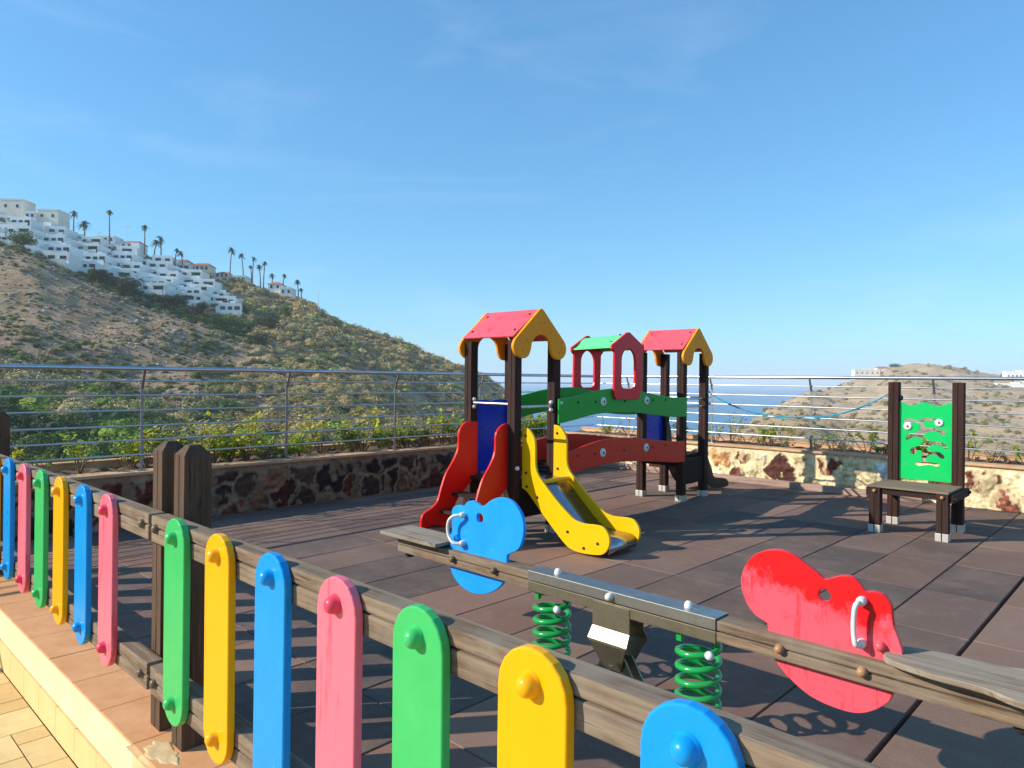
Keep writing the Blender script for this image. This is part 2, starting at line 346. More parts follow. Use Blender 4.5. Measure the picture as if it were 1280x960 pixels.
M['rope'] = simple('blue_rope', [(0.3, lin(20, 120, 150)), (0.7, lin(60, 170, 195))], 60, 0.8)
def m_leaf(name, trans=0.25, rough=0.5):
    t = NT(name); a = t.a('Attribute', attribute_name='tint'); t.fin(a.outputs['Color'], rough, spec=0.3)
    tr = t.a('BsdfTranslucent'); t.k(a.outputs['Color'], tr.inputs[0]); ms = t.a('MixShader'); ms.inputs[0].default_value = trans
    t.k(t.b.outputs[0], ms.inputs[1]); t.k(tr.outputs[0], ms.inputs[2]); t.k(ms.outputs[0], t.n['Material Output'].inputs[0]); return t.m
M['leaf'] = m_leaf('leaf')
M['scrub'] = m_leaf('scrub_leaf', 0.12, 0.8)
M['twig'] = simple('twig', [(0.3, lin(90, 72, 56)), (0.7, lin(140, 120, 98))], 10)
M['trunk'] = simple('palm_trunk', [(0.3, lin(100, 84, 70)), (0.7, lin(150, 132, 112))], 3)
def tinted(o, cols, domain='FACE'):
    me = o.data; a = me.color_attributes.new('tint', 'FLOAT_COLOR', 'CORNER')
    arr = np.ones((len(me.loops), 4), np.float32); tot = np.zeros(len(me.polygons), np.int32); me.polygons.foreach_get('loop_total', tot)
    arr[:, :3] = np.repeat(np.asarray(cols, np.float32)[:, :3], tot, axis=0); a.data.foreach_set('color', arr.ravel())
# ------------------------------------------------------------------ the rubber floor
def build_floor():
    b = MB(); cols = []
    u = -0.871 - 0.472 * 14; ui = 0; pal = [lin(108, 86, 80), lin(96, 80, 76), lin(118, 90, 82), lin(90, 78, 76), lin(124, 100, 90), lin(102, 84, 80)]
    us = [-7.26] + [-0.871 + 0.472 * k for k in range(-13, 26)]
    vs = [1.37, 1.89, 2.83, 3.76, 4.70, 5.62, 6.57, 7.50, 8.44, 9.38, 9.76]
    for i in range(len(us) - 1):
        for j in range(len(vs) - 1):
            g = 0.0022; gl = g + (0.008 if abs(us[i] + 0.871) < 0.01 else 0.0022 * (i % 2)); gr = g + (0.008 if abs(us[i + 1] + 0.871) < 0.01 else 0.0022 * ((i + 1) % 2))
            x0, x1, y0, y1 = us[i] + gl, us[i + 1] - gr, vs[j] + g, vs[j + 1] - g
            z = [random.uniform(-0.003, 0.002) for _ in range(4)]; c = 0.004
            top = [(x0 + c, y0 + c, z[0]), (x1 - c, y0 + c, z[1]), (x1 - c, y1 - c, z[2]), (x0 + c, y1 - c, z[3])]
            rim = [(x0, y0, z[0] - c), (x1, y0, z[1] - c), (x1, y1, z[2] - c), (x0, y1, z[3] - c)]
            bot = [(x0, y0, -0.04), (x1, y0, -0.04), (x1, y1, -0.04), (x0, y1, -0.04)]
            b.add(top + rim + bot, [(0, 1, 2, 3)] + [(4 + k, 4 + (k + 1) % 4, (k + 1) % 4, k) for k in range(4)] + [(8 + k, 8 + (k + 1) % 4, 4 + (k + 1) % 4, 4 + k) for k in range(4)])
            cc = np.array(random.choice(pal)[:3]) * random.uniform(0.86, 1.16) * 1.2 * np.array([1.06, 1.02, 0.88]); cols += [cc] * 9
    o = b.build('rubber_paving', M['rubber']); tinted(o, cols); o.rotation_euler = (0, 0, -GA); tag(o, kind='structure')
    b = MB(); b.box(-7.4, 11.5, 1.05, 9.9, -0.5, -0.041); o = b.build('playground_slab', simple('dark_subfloor', [(0.3, (0.01, 0.01, 0.01, 1)), (0.7, (0.03, 0.028, 0.025, 1))])); o.rotation_euler = (0, 0, -GA); tag(o, kind='structure')
build_floor()
# ------------------------------------------------------------------ coping, riser and pavement on the near side
FU0, FV0 = -2.653, 1.005
P0 = (-1.228, 2.5575, 0)
def grid_obj(o, loc=P0): o.location = loc; o.rotation_euler = (0, 0, -GA); return o
def near_side():
    b = MB(); b.box(-9, 6, 0.012, 0.362, -0.30, -0.012)
    k = -3.9 * 4
    u = -2.325 - 0.3975 * 18
    while u < 6:
        if not (-0.30 < u < 0.0): b.cbox(u + 0.002, u + 0.3955, -0.008, 0.36, -0.011, 0.0 + random.uniform(-0.001, 0.0015), 0.003)
        else: b.cbox(u + 0.002 + 0.0, u + 0.3955, 0.10, 0.36, -0.011, 0.0, 0.003)
        u += 0.3975
    o = grid_obj(b.build('tiled_kerb', M['terracotta'])); tag(o, kind='structure')
    b = MB(); b.box(-9, 6, 0.003, 0.011, -0.2, -0.0125)
    o = grid_obj(b.build('rendered_riser', M['cream'])); tag(o, kind='structure')
    b = MB(); u = -8.7
    while u < 6: b.cbox(u + 0.0015, u + 0.3155, -0.009, 0.0115, -0.3595, -0.203 + random.uniform(-0.002, 0.002), 0.002); u += 0.317
    o = grid_obj(b.build('skirting_tiles', M['skirt'])); tag(o, kind='structure')
    # pavers: irregular pattern of large squares, oblongs and small squares
    b = MB(); cols = []
    pal = [lin(214, 184, 128), lin(204, 172, 116), lin(220, 192, 138), lin(208, 176, 126)]
    s = 0.145
    occ = {}
    NX, NY = 100, 60
    rr = random.Random(3)
    for j in range(NY):
        for i in range(NX):
            if (i, j) in occ: continue
            opts = [(2, 2), (2, 1), (1, 1), (2, 1), (1, 2), (2, 2)]
            rr.shuffle(opts)
            for w, h in opts + [(1, 1)]:
                if all((i + a, j + c) not in occ for a in range(w) for c in range(h)): break
            for a in range(w):
                for c in range(h): occ[(i + a, j + c)] = 1
            x0 = -9 + i * s; y1 = -0.010 - j * s; y0 = y1 - h * s; x1 = x0 + w * s; g = 0.0035; z = -0.36 + rr.uniform(-0.001, 0.001)
            b.add([(x0 + g, y0 + g, z), (x1 - g, y0 + g, z), (x1 - g, y1 - g, z), (x0 + g, y1 - g, z), (x0 + g, y0 + g, z - .01), (x1 - g, y0 + g, z - .01), (x1 - g, y1 - g, z - .01), (x0 + g, y1 - g, z - .01)],
                  [(0, 1, 2, 3), (4, 5, 1, 0), (5, 6, 2, 1), (6, 7, 3, 2), (7, 4, 0, 3)])
            cols += [np.array(rr.choice(pal)[:3]) * rr.uniform(0.94, 1.05)] * 5
    o = grid_obj(b.build('pavement', M['paver'], recalc=False)); tinted(o, cols); tag(o, kind='structure')
    b = MB(); b.add([(-60, -60, -0.366), (60, -60, -0.366), (60, 0.012, -0.366), (-60, 0.012, -0.366)], [(0, 1, 2, 3)])
    o = grid_obj(b.build('ground', M['joint'])); tag(o, kind='structure')
    # broken plaster patch at the foot of the posts
    bm = bmesh.new(); bmesh.ops.create_grid(bm, x_segments=40, y_segments=30, size=1)
    for v in bm.verts:
        x, y = v.co.x, v.co.y; r = math.hypot(x, y); a = math.atan2(y, x)
        e = 1 - r / (0.80 + 0.10 * math.sin(3 * a + 1) + 0.07 * math.sin(7 * a) + 0.04 * math.sin(13 * a))
        hh = max(0, min(1, e * 4)) * (0.0142 + 0.001 * math.sin(9 * x) * math.cos(7 * y) + 0.0004 * random.random())
        v.co = Vector((-0.19 + x * 0.17, 0.05 + y * 0.075, -0.0118 + hh if e > 0 else -0.013))
    b = MB(); b.bm(bm, smooth=True); b.box(-0.335, 0.03, -0.008, 0.0115, -0.2, -0.0125); o = grid_obj(b.build('plaster_patch', M['plaster'])); tag(o, 'crumbling cream plaster patch at the foot of the two square fence posts', 'plaster patch')
near_side()
# ------------------------------------------------------------------ walls round the terrace
_L8 = [np.random.RandomState(40 + k).rand(256, 256) for k in range(4)]
def _vn(x, y, k=0):
    L = _L8[k % 4]; xi = np.floor(x).astype(int); yi = np.floor(y).astype(int); fx = x - xi; fy = y - yi; fx = fx * fx * (3 - 2 * fx); fy = fy * fy * (3 - 2 * fy)
    return (L[xi % 256, yi % 256] * (1 - fx) + L[(xi + 1) % 256, yi % 256] * fx) * (1 - fy) + (L[xi % 256, (yi + 1) % 256] * (1 - fx) + L[(xi + 1) % 256, (yi + 1) % 256] * fx) * fy
def _fb(x, y, o=4): return sum((_vn(x * 2 ** k + 9 * k, y * 2 ** k + 5 * k, k) - .5) * .55 ** k for k in range(o))
def stone_face(L, seed, pal, mortar, cover, parent, name='stone_facing'):
    r = np.random.RandomState(seed); pts = []
    for _ in range(int(L * 400)):
        p = np.array([r.uniform(0, L), r.uniform(-.02, .44)]); rad = r.choice([.15, .25, .33] if seed == 5 else [.14, .22, .30])
        if all((p[0] - q[0]) ** 2 * .8 + (p[1] - q[1]) ** 2 > (.5 * (rad + q[2])) ** 2 * 1.7 for q in pts[-260:] if abs(p[0] - q[0]) < .5) and all(abs(p[0] - q[0]) > .35 or (p[0] - q[0]) ** 2 + (p[1] - q[1]) ** 2 > (.5 * (rad + q[2])) ** 2 * 1.7 for q in pts[:-260]): pts.append((p[0], p[1], rad))
    P = np.array(pts); nx = int(L / .0125); nz = 40; X, Z = np.meshgrid(np.linspace(0, L, nx), np.linspace(0, .489, nz), indexing='ij')
    wx = X + _fb(X * 5, Z * 5) * .10 + _fb(X * 19, Z * 19 + 7) * .03; wz = Z + _fb(X * 5 + 40, Z * 5) * .10 + _fb(X * 19 + 31, Z * 19) * .03
    f1 = np.full(X.shape, 9.); f2 = f1.copy(); ci = np.zeros(X.shape, int)
    for k, (a, b_, rad) in enumerate(pts):
        i0 = max(0, int((a - .7) / L * nx)); i1 = min(nx, int((a + .7) / L * nx)); sl = slice(i0, i1)
        d = np.sqrt((wx[sl] - a) ** 2 + (wz[sl] - b_) ** 2) - rad * .5
        A = f1[sl]; B = f2[sl]; C_ = ci[sl]; m = d < A
        B[:] = np.where(m, A, np.minimum(B, d)); C_[:] = np.where(m, k, C_); A[:] = np.where(m, d, A)
    e = (f2 - f1) + _fb(X * 26 + 3, Z * 26, 3) * .035; top = np.clip((.445 + _fb(X * 7, Z * 0 + 3) * .05 - Z) / .03, 0, 1)
    m = np.clip((e - cover) / .03, 0, 1) * top * np.clip((.24 - f1) / .04, 0, 1)
    cols = np.array(pal)[:, :3][r.randint(len(pal), size=len(pts))] * r.uniform(.7, 1.25, (len(pts), 1)); c = cols[ci] * (1 + 1.1 * _fb(X * 14 + 5, Z * 22 + 2))[..., None]
    vein = np.clip((_fb(X * 9 + 70, Z * 6 + 3) - .13) / .05, 0, 1)[..., None]; mo = np.array(mortar[:3]) * (1 + .5 * _fb(X * 8, Z * 8 + 50))[..., None]
    c = c * (1 - vein * .7) + mo * vein * .7; c = c * m[..., None] + mo * (1 - m[..., None]); c = np.clip(c, .004, 1)
    D = m * (.010 + .016 * np.clip(e * 6, 0, 1)) + m * _fb(X * 17 + 8, Z * 17 + 4) * .022 + _fb(X * 30, Z * 30) * .004 + _fb(X * 2, Z * 2) * .01
    V_ = np.stack([X, -.003 - np.clip(D + .008, 0, .06), Z], -1).reshape(-1, 3); idx = np.arange(nx * nz).reshape(nx, nz); q = np.stack([idx[:-1, :-1], idx[1:, :-1], idx[1:, 1:], idx[:-1, 1:]], -1).reshape(-1, 4)
    me = bpy.data.meshes.new(name); me.vertices.add(len(V_)); me.vertices.foreach_set('co', V_.astype(np.float32).ravel()); me.loops.add(q.size); me.loops.foreach_set('vertex_index', q.ravel().astype(np.int32)); me.polygons.add(len(q))
    me.polygons.foreach_set('loop_start', np.arange(0, q.size, 4, dtype=np.int32)); me.polygons.foreach_set('loop_total', np.full(len(q), 4, np.int32)); me.update(calc_edges=True); me.polygons.foreach_set('use_smooth', [True] * len(me.polygons))
    a = me.color_attributes.new('tint', 'FLOAT_COLOR', 'CORNER'); cc = np.ones((q.size, 4), np.float32); cc[:, :3] = c.reshape(-1, 3)[q.ravel()]; a.data.foreach_set('color', cc.ravel())
    me.materials.append(M['stone_attr']); o = bpy.data.objects.new(name, me); COL.objects.link(o); o.parent = parent; return o
M['stone_attr'] = m_attr('stone_and_mortar', 0.88, 24, (0.72, 1.25), 0.006)
def wall(name, along, L0, L1, const, mat, label, sgn):
    """along 'v': runs along v at u=const (outside is -u); 'u': runs along u at v=const (outside +v). Built with local x along the wall, local -y facing the playground."""
    if along == 'v': x, y = G(const, L0); rz = math.pi / 2 - GA
    else: x, y = G(L0, const); rz = -GA
    # local +x along wall; facing playground is local -y
    r = empty(name, (x, y, 0), rz, label, 'wall')
    L = L1 - L0
    b = MB(); b.box(0, L, 0, 0.16, -0.3, 0.488); b.build('core', M['cap'], r)
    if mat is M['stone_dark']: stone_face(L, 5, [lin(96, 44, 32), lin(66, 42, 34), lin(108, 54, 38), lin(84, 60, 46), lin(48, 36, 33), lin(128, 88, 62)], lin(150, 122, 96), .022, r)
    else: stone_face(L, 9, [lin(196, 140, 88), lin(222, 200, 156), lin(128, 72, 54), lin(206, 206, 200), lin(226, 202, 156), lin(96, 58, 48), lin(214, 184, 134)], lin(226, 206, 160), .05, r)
    b = MB(); b.cbox(-0.01, L + 0.01, -0.045, 0.175, 0.49, 0.52, 0.006); b.build('coping', M['cap'], r)
    b = MB(); b.box(0, L, 0.85, 0.95, -0.6, 0.54); b.cbox(0, L, 0.84, 0.96, 0.541, 0.56, 0.004); b.build('outer_kerb', M['cap'], r)
    # soil, bumpy
    bm = bmesh.new(); bmesh.ops.create_grid(bm, x_segments=int(L * 12), y_segments=8, size=0.5)
    for v in bm.verts: v.co = Vector(((v.co.x + 0.5) * L, 0.165 + (v.co.y + 0.5) * 0.69, 0.475 + random.uniform(-0.03, 0.04)))
    b = MB(); b.bm(bm, smooth=True); b.build('soil', M['soil'], r)
    return r
# left wall: inner face at u=-7.33, local frame: x along +v would put -y towards... orientation handled by rotation
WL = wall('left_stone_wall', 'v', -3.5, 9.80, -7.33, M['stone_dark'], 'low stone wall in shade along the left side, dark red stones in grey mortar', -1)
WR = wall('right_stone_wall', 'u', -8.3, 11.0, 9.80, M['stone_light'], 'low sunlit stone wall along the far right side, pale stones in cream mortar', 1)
WL.name = 'stone_wall'; WR.name = 'stone_wall'
o = MB().cbox(-7.2, -2.3, 9.62, 9.72, 0.0, 0.085, 0.006).build('timber_edging', M['edging']); o.rotation_euler = (0, 0, -GA); tag(o, 'long weathered timber edging board lying at the foot of the sunlit stone wall', 'edging')
# ------------------------------------------------------------------ steel railings
def railing(along, L0, L1, const, posts, label):
    if along == 'v': x, y = G(const, L0); rz = math.pi / 2 - GA
    else: x, y = G(L0, const); rz = -GA
    r = empty('steel_railing', (x, y, 0.52), rz, label, 'railing'); L = L1 - L0; yy = 0.06
    top = 1.515 - 0.52
    b = MB(); b.tube([(0, yy - 0.07, top), (L, yy - 0.07, top)], 0.0225, 14); b.build('handrail', M['steel'], r)
    for z in (1.395, 1.255, 1.11, 0.96, 0.82, 0.68):
        MB().tube([(0, yy - 0.012, z - 0.52), (L, yy - 0.012, z - 0.52)], 0.0086, 8).build('bar', M['bar'], r)
    for p in posts:
        b = MB(); X = p - L0
        b.cbox(X - 0.014, X + 0.014, yy - 0.004, yy + 0.004, 0, 0.80, 0.001)
        # cranked head leaning in to the handrail
        v = [(X - 0.014, yy - 0.004, 0.80), (X + 0.014, yy - 0.004, 0.80), (X + 0.014, yy + 0.004, 0.80), (X - 0.014, yy + 0.004, 0.80),
             (X - 0.012, yy - 0.074, top - 0.015), (X + 0.012, yy - 0.074, top - 0.015), (X + 0.012, yy - 0.066, top - 0.015), (X - 0.012, yy - 0.066, top - 0.015)]
        b.add(v, [(0, 1, 5, 4), (1, 2, 6, 5), (2, 3, 7, 6), (3, 0, 4, 7), (4, 5, 6, 7)])
        b.cbox(X - 0.045, X + 0.045, yy - 0.035, yy + 0.035, 0, 0.008, 0.002)
        b.build('post', M['galv_post'], r)
railing('v', -3.3, 9.80, -7.33, [-3.2, -1.9, -0.45, 1.02, 2.52, 4.057, 5.58, 7.1, 8.6], 'long steel railing with six thin bars on the shaded left wall')
railing('u', -7.33, 10.8, 9.80, [-6.7, -5.2, -3.72, -2.235, -0.75, 0.73, 2.2, 3.7, 5.2], 'long steel railing with six thin bars on the sunlit right wall')
# ------------------------------------------------------------------ picket fence
def grooved_post(b, cx, cy, w, d, z0, z1, point=0.0, half=0.0):
    """square timber post made of two halves with a groove, optional faceted top"""
    g = 0.004; e = 0.006
    for s in (-1, 1):
        x0, x1 = (cx - w / 2, cx - g / 2) if s < 0 else (cx + g / 2, cx + w / 2)
        b.cbox(x0, x1, cy - d / 2, cy + d / 2, z0, z1 - point, e * 0.6)
    b.box(cx - g, cx + g, cy - d / 2 + 0.006, cy + d / 2 - 0.006, z0, z1 - point - 0.003)
    for yy in (cy - d / 2 - 0.0005, cy + d / 2 + 0.0005): pass
    if point:
        q = 0.38
        v = [(cx + sx_ * w / 2 * 0.96, cy + sy_ * d / 2 * 0.96, z1 - point - 0.002) for sx_, sy_ in ((-1, -1), (1, -1), (1, 1), (-1, 1))] + [(cx + sx_ * w / 2 * q, cy + sy_ * d / 2 * q, z1) for sx_, sy_ in ((-1, -1), (1, -1), (1, 1), (-1, 1))]
        b.add(v, [(0, 1, 5, 4), (1, 2, 6, 5), (2, 3, 7, 6), (3, 0, 4, 7), (4, 5, 6, 7)])
    return b
def fence_rail(b, x0, x1, z0, zg, z1, y0=0.028, y1=0.093):
    for za, zb in ((z0, zg - 0.0025), (zg + 0.0025, z1)):
        b.cbox(x0, x1, y0, y1, za, zb, 0.006)
    b.box(x0 + 0.01, x1 - 0.01, y0 + 0.010, y1 - 0.010, zg - 0.01, zg + 0.01)
picket_proto = {}
KN = [(0.0, -0.030), (0.008, -0.0293), (0.015, -0.026), (0.0205, -0.019), (0.0235, -0.010), (0.0245, -0.003), (0.0275, -0.001), (0.0275, 0.003)]
def picket(root, u, colour, lean=0):
    name = 'picket'
    if colour not in picket_proto:
        o = plate(name, stadium(0, 0.195, 0.938, 0.178), [], 0.026, M[colour], root, 'xz', 0.013, 0.005)
        k = MB().lathe([(r, h) for r, h in KN], (0, 0, 0.869), (0, 1, 0), 20).build('bolt_cap', M['knob_red'] if colour == 'pink' else M[colour], o)
        k2 = MB().lathe([(r, h) for r, h in KN], (0, 0, 0.277), (0, 1, 0), 20).build('bolt_cap', M['knob_red'] if colour == 'pink' else M[colour], o)
        picket_proto[colour] = o
    else:
        o = copy_tree(picket_proto[colour], root)
    o.location = (u, 0, 0); o.rotation_euler = (0, R(random.uniform(-0.35, 0.35)), 0)
    o['label'] = colour + ' picket'
    return o
def fence(name, x0, x1, pks, posts, label):
    r = empty(name, P0, -GA, label, 'picket fence', 'picket fence sections')
    b = MB(); fence_rail(b, x0, x1, 0.803, 0.862, 0.905); b.build('rail', M['rail'], r)
    b = MB(); fence_rail(b, x0, x1, 0.212, 0.266, 0.318); b.build('rail', M['rail'], r)
    for u, c in pks: picket(r, u, c)
    for u in posts: grooved_post(MB(), u, 0.155, 0.098, 0.108, 0.0, 1.178, 0.035).build('post', M['fence_post'], r)
    for e in (x0 + 0.055, x1 - 0.055):
        for z in (0.86, 0.265): MB().lathe([(r_ * 0.8, h * 0.7 + 0.030) for r_, h in KN], (e, 0, z), (0, 1, 0), 14).build('bolt', M['brown_cap'], r)
seq = ['green', 'yellow', 'blue', 'pink']
fence('picket_fence', -3.62, -0.297, [(-3.29 + (0 if k < 1 else 0), 'green') if k == 0 else (u, seq[k % 4]) for k, u in enumerate([-3.29, -2.92, -2.545, -2.17, -1.802, -1.436, -1.067, -0.715])], [-3.58, -0.41],
      'farther left section of the low fence, six small coloured pickets in view')
fence('picket_fence', -0.266, 3.1, [(u, seq[k % 4]) for k, u in enumerate([0.030, 0.383, 0.727, 1.075, 1.412, 1.750, 2.088, 2.43, 2.78])], [-0.188, 3.0],
      'nearest section of the low fence, with the largest coloured pickets')
# ------------------------------------------------------------------ spring seesaw
def seesaw():
    u0 = -1.855; x, y = G(u0, 2.66); r = empty('seesaw', (x, y, 0), -GA, 'long timber spring seesaw with a blue and a red animal panel and green coil springs', 'seesaw')
    X = lambda u: u - u0
    b = MB()
    for z0, z1 in ((0.412, 0.452), (0.457, 0.497)):
        b.cbox(X(-3.42), X(-0.29), -0.05, 0.05, z0, z1, 0.006)
    b.box(X(-3.40), X(-0.31), -0.04, 0.04, 0.44, 0.47)
    b.build('beam', M['rail'], r)
    # steel plates
    b = MB(); b.cbox(X(-2.357), X(-1.349), -0.056, 0.056, 0.4985, 0.505, 0.0015); b.cbox(X(-2.357), X(-1.349), -0.0565, -0.0515, 0.458, 0.5045, 0.0015); b.cbox(X(-2.357), X(-1.349), 0.0515, 0.0565, 0.458, 0.5045, 0.0015)
    b.build('top_plate', M['plate'], r)
    b = MB(); b.cbox(X(-2.357), X(-1.349), -0.054, 0.054, 0.405, 0.4105, 0.0015); b.cbox(X(-2.357), X(-1.349), -0.0545, -0.051, 0.408, 0.452, 0.0012); b.cbox(X(-2.357), X(-1.349), 0.051, 0.0545, 0.408, 0.452, 0.0012)
    b.build('lower_plate', M['galv'], r)
    capp = [(0.0, 0.026), (0.009, 0.025), (0.015, 0.019), (0.018, 0.008), (0.018, 0)]
    for u in (-2.21, -1.50): MB().lathe(capp, (X(u), 0, 0.505), (0, 0, 1), 14).build('bolt_cap', M['white_plastic'], r)
    MB().lathe(capp, (X(-1.86), -0.0565, 0.482), (0, -1, 0), 14).build('bolt_cap', M['white_plastic'], r)
    for u in (-2.915, -2.593): MB().lathe(capp, (X(u), -0.05, 0.455), (0, -1, 0), 14).build('bolt_cap', M['brown_cap'], r)
    for u in (-1.09, -0.80): MB().lathe(capp, (X(u), -0.05, 0.455), (0, -1, 0), 14).build('bolt_cap', M['tan_cap'], r)
    # pivot bracket: folded plates both sides of the beam
    def bracket():
        b = MB()
        for s in (-1, 1):
            t = 0.005
            prof = [(-0.10, 0.10, 0.0575, 0.445), (-0.10, 0.10, 0.0575, 0.335), (-0.105, 0.105, 0.088, 0.285), (-0.10, 0.10, 0.088, 0.275), (-0.045, 0.045, 0.040, 0.150)]
            vs = []
            for a, c, yy, z in prof: vs += [(a, s * yy, z), (c, s * yy, z), (c, s * (yy - t), z), (a, s * (yy - t), z)]
            fs = []
            for i in range(len(prof) - 1):
                o = i * 4
                for k in range(4): fs.append((o + k, o + (k + 1) % 4, o + 4 + (k + 1) % 4, o + 4 + k))
            fs += [(0, 1, 2, 3), tuple(4 * (len(prof) - 1) + k for k in range(4))]
            b.add(vs, fs)
        return b
    bracket().build('pivot_bracket', M['galv'], r)
    b = MB()
    for s in (-1, 1):
        for xa, xb in ((0.03, 0.15), (-0.03, -0.10)):
            y0 = s * 0.03
            b.add([(xa - 0.03, y0 - 0.004, 0.21), (xa + 0.03, y0 - 0.004, 0.21), (xa + 0.03, y0 + 0.004, 0.21), (xa - 0.03, y0 + 0.004, 0.21), (xb - 0.035, y0 - 0.004, 0.01), (xb + 0.035, y0 - 0.004, 0.01), (xb + 0.035, y0 + 0.004, 0.01), (xb - 0.035, y0 + 0.004, 0.01)],
                  [(0, 1, 5, 4), (1, 2, 6, 5), (2, 3, 7, 6), (3, 0, 4, 7), (0, 1, 2, 3), (4, 5, 6, 7)])
    b.tube([(0, -0.05, 0.185), (0, 0.05, 0.185)], 0.018, 12); b.cbox(-0.16, 0.2, -0.09, 0.09, 0.001, 0.01, 0.001)
    b.build('pivot_stand', M['galv'], r)
    # coil springs
    for u in (-2.245, -1.452):
        pts = []; turns = 6.3; N = 200
        for i in range(N):
            t = i / (N - 1); a = 2 * math.pi * turns * t + 1.5; z = 0.012 + 0.375 * t
            pts.append((X(u) + 0.083 * math.cos(a), 0.083 * math.sin(a), z))
        b = MB(); b.tube(pts, 0.0135, 12)
        for a in (0.6, 3.6): b.cbox(X(u) + 0.083 * math.cos(a) - 0.012, X(u) + 0.083 * math.cos(a) + 0.012, 0.045 * math.sin(a) - 0.012, 0.045 * math.sin(a) + 0.012, 0.365, 0.4045, 0.002)
        s = b.build('coil_spring', M['spring'], r)
        MB().cbox(X(u) - 0.10, X(u) + 0.10, -0.10, 0.10, 0.001, 0.007, 0.001).build('foot_plate', M['galv'], s)
        MB().lathe(capp, (X(u) + 0.075, -0.055, 0.352), (0.8, -0.6, 0), 12).build('bolt_cap', M['white_plastic'], s)
    # animal panels (outline measured, mirrored for the other end)
    blue = [(-2.995, 0.47), (-2.992, 0.515), (-2.980, 0.54), (-3.007, 0.560), (-2.979, 0.586), (-2.974, 0.649), (-2.980, 0.702), (-2.964, 0.731), (-2.924, 0.748), (-2.884, 0.745), (-2.857, 0.772), (-2.813, 0.786), (-2.775, 0.775), (-2.742, 0.764), (-2.712, 0.776), (-2.664, 0.808), (-2.603, 0.829), (-2.533, 0.825), (-2.480, 0.796), (-2.446, 0.753), (-2.430, 0.700), (-2.438, 0.636), (-2.466, 0.582), (-2.519, 0.551), (-2.544, 0.536), (-2.548, 0.500), (-2.553, 0.43), (-2.575, 0.385), (-2.616, 0.346), (-2.678, 0.311), (-2.751, 0.289), (-2.827, 0.286), (-2.906, 0.307), (-2.963, 0.349), (-2.989, 0.400)]
    red = [(-1.156, 0.470), (-1.158, 0.522), (-1.205, 0.543), (-1.242, 0.584), (-1.263, 0.638), (-1.264, 0.684), (-1.244, 0.737), (-1.208, 0.780), (-1.160, 0.805), (-1.107, 0.814), (-1.061, 0.805), (-1.017, 0.780), (-0.973, 0.755), (-0.946, 0.737), (-0.920, 0.747), (-0.883, 0.762), (-0.850, 0.763), (-0.826, 0.746), (-0.806, 0.723), (-0.778, 0.727), (-0.750, 0.723), (-0.730, 0.704), (-0.721, 0.675), (-0.716, 0.625), (-0.701, 0.583), (-0.689, 0.545), (-0.690, 0.527), (-0.706, 0.519), (-0.714, 0.495), (-0.712, 0.45), (-0.719, 0.379), (-0.746, 0.340), (-0.791, 0.304), (-0.837, 0.285), (-0.890, 0.281), (-0.951, 0.286), (-1.008, 0.302), (-1.072, 0.340), (-1.12, 0.385), (-1.148, 0.43)]
    bp = plate('animal_panel', catmull([(X(a), z) for a, z in blue], 4), [circle(X(-2.752), 0.699, 0.026)], 0.022, M['sky_plastic'], r, 'xz', 0.0, 0.003); bp['label'] = 'blue animal-shaped panel'
    rp_ = plate('animal_panel', catmull([(X(a), z) for a, z in red], 4), [circle(X(-0.945), 0.678, 0.022)], 0.022, M['red_stained'], r, 'xz', 0.0, 0.003); rp_['label'] = 'sun-faded red animal-shaped panel'
    def handle(parent, cu, z0, z1, bow, s, mat, dy=0.05):
        pts = []; n = 14
        y0 = s * 0.011
        ctrl = [(cu, y0, z0), (cu, y0 + s * dy * 0.5, z0), (cu + bow * 0.5, y0 + s * dy, z0 + 0.004), (cu + bow, y0 + s * dy, z0 + 0.035), (cu + bow * 1.15, y0 + s * dy, (z0 + z1) / 2), (cu + bow, y0 + s * dy, z1 - 0.035), (cu + bow * 0.45, y0 + s * dy, z1 - 0.004), (cu, y0 + s * dy * 0.5, z1), (cu, y0, z1)]
        P = [Vector(c) for c in ctrl]
        for i in range(len(P) - 1):
            p0 = P[max(0, i - 1)]; p1 = P[i]; p2 = P[i + 1]; p3 = P[min(len(P) - 1, i + 2)]
            for k in range(5):
                t = k / 5; pts.append(0.5 * ((2 * p1) + (p2 - p0) * t + (2 * p0 - 5 * p1 + 4 * p2 - p3) * t * t + (3 * p1 - p0 - 3 * p2 + p3) * t ** 3))
        pts.append(P[-1]); b = MB(); b.tube(pts, 0.0088, 10)
        for z in (z0, z1): b.lathe([(0, 0.036), (0.010, 0.034), (0.0155, 0.026), (0.017, 0.014), (0.016, 0)], (cu, y0, z), (0, s, 0), 12)
        return b.build('handle', mat, parent)
    handle(bp, X(-2.875), 0.545, 0.700, -0.07, -1, M['white_plastic'])
    handle(bp, X(-2.875), 0.545, 0.700, 0.0, 1, M['white_plastic'])
    handle(rp_, X(-0.815), 0.540, 0.688, -0.012, -1, M['white_plastic'])
    handle(rp_, X(-0.815), 0.540, 0.688, 0.0, 1, M['white_plastic'])
    MB().lathe(capp, (X(-2.925), -0.011, 0.565), (0, -1, 0), 12).build('bolt_cap', M['sky_plastic'], bp)
    MB().lathe(capp, (X(-0.755), -0.011, 0.545), (0, -1, 0), 12).build('bolt_cap', M['pink_plastic'], rp_)
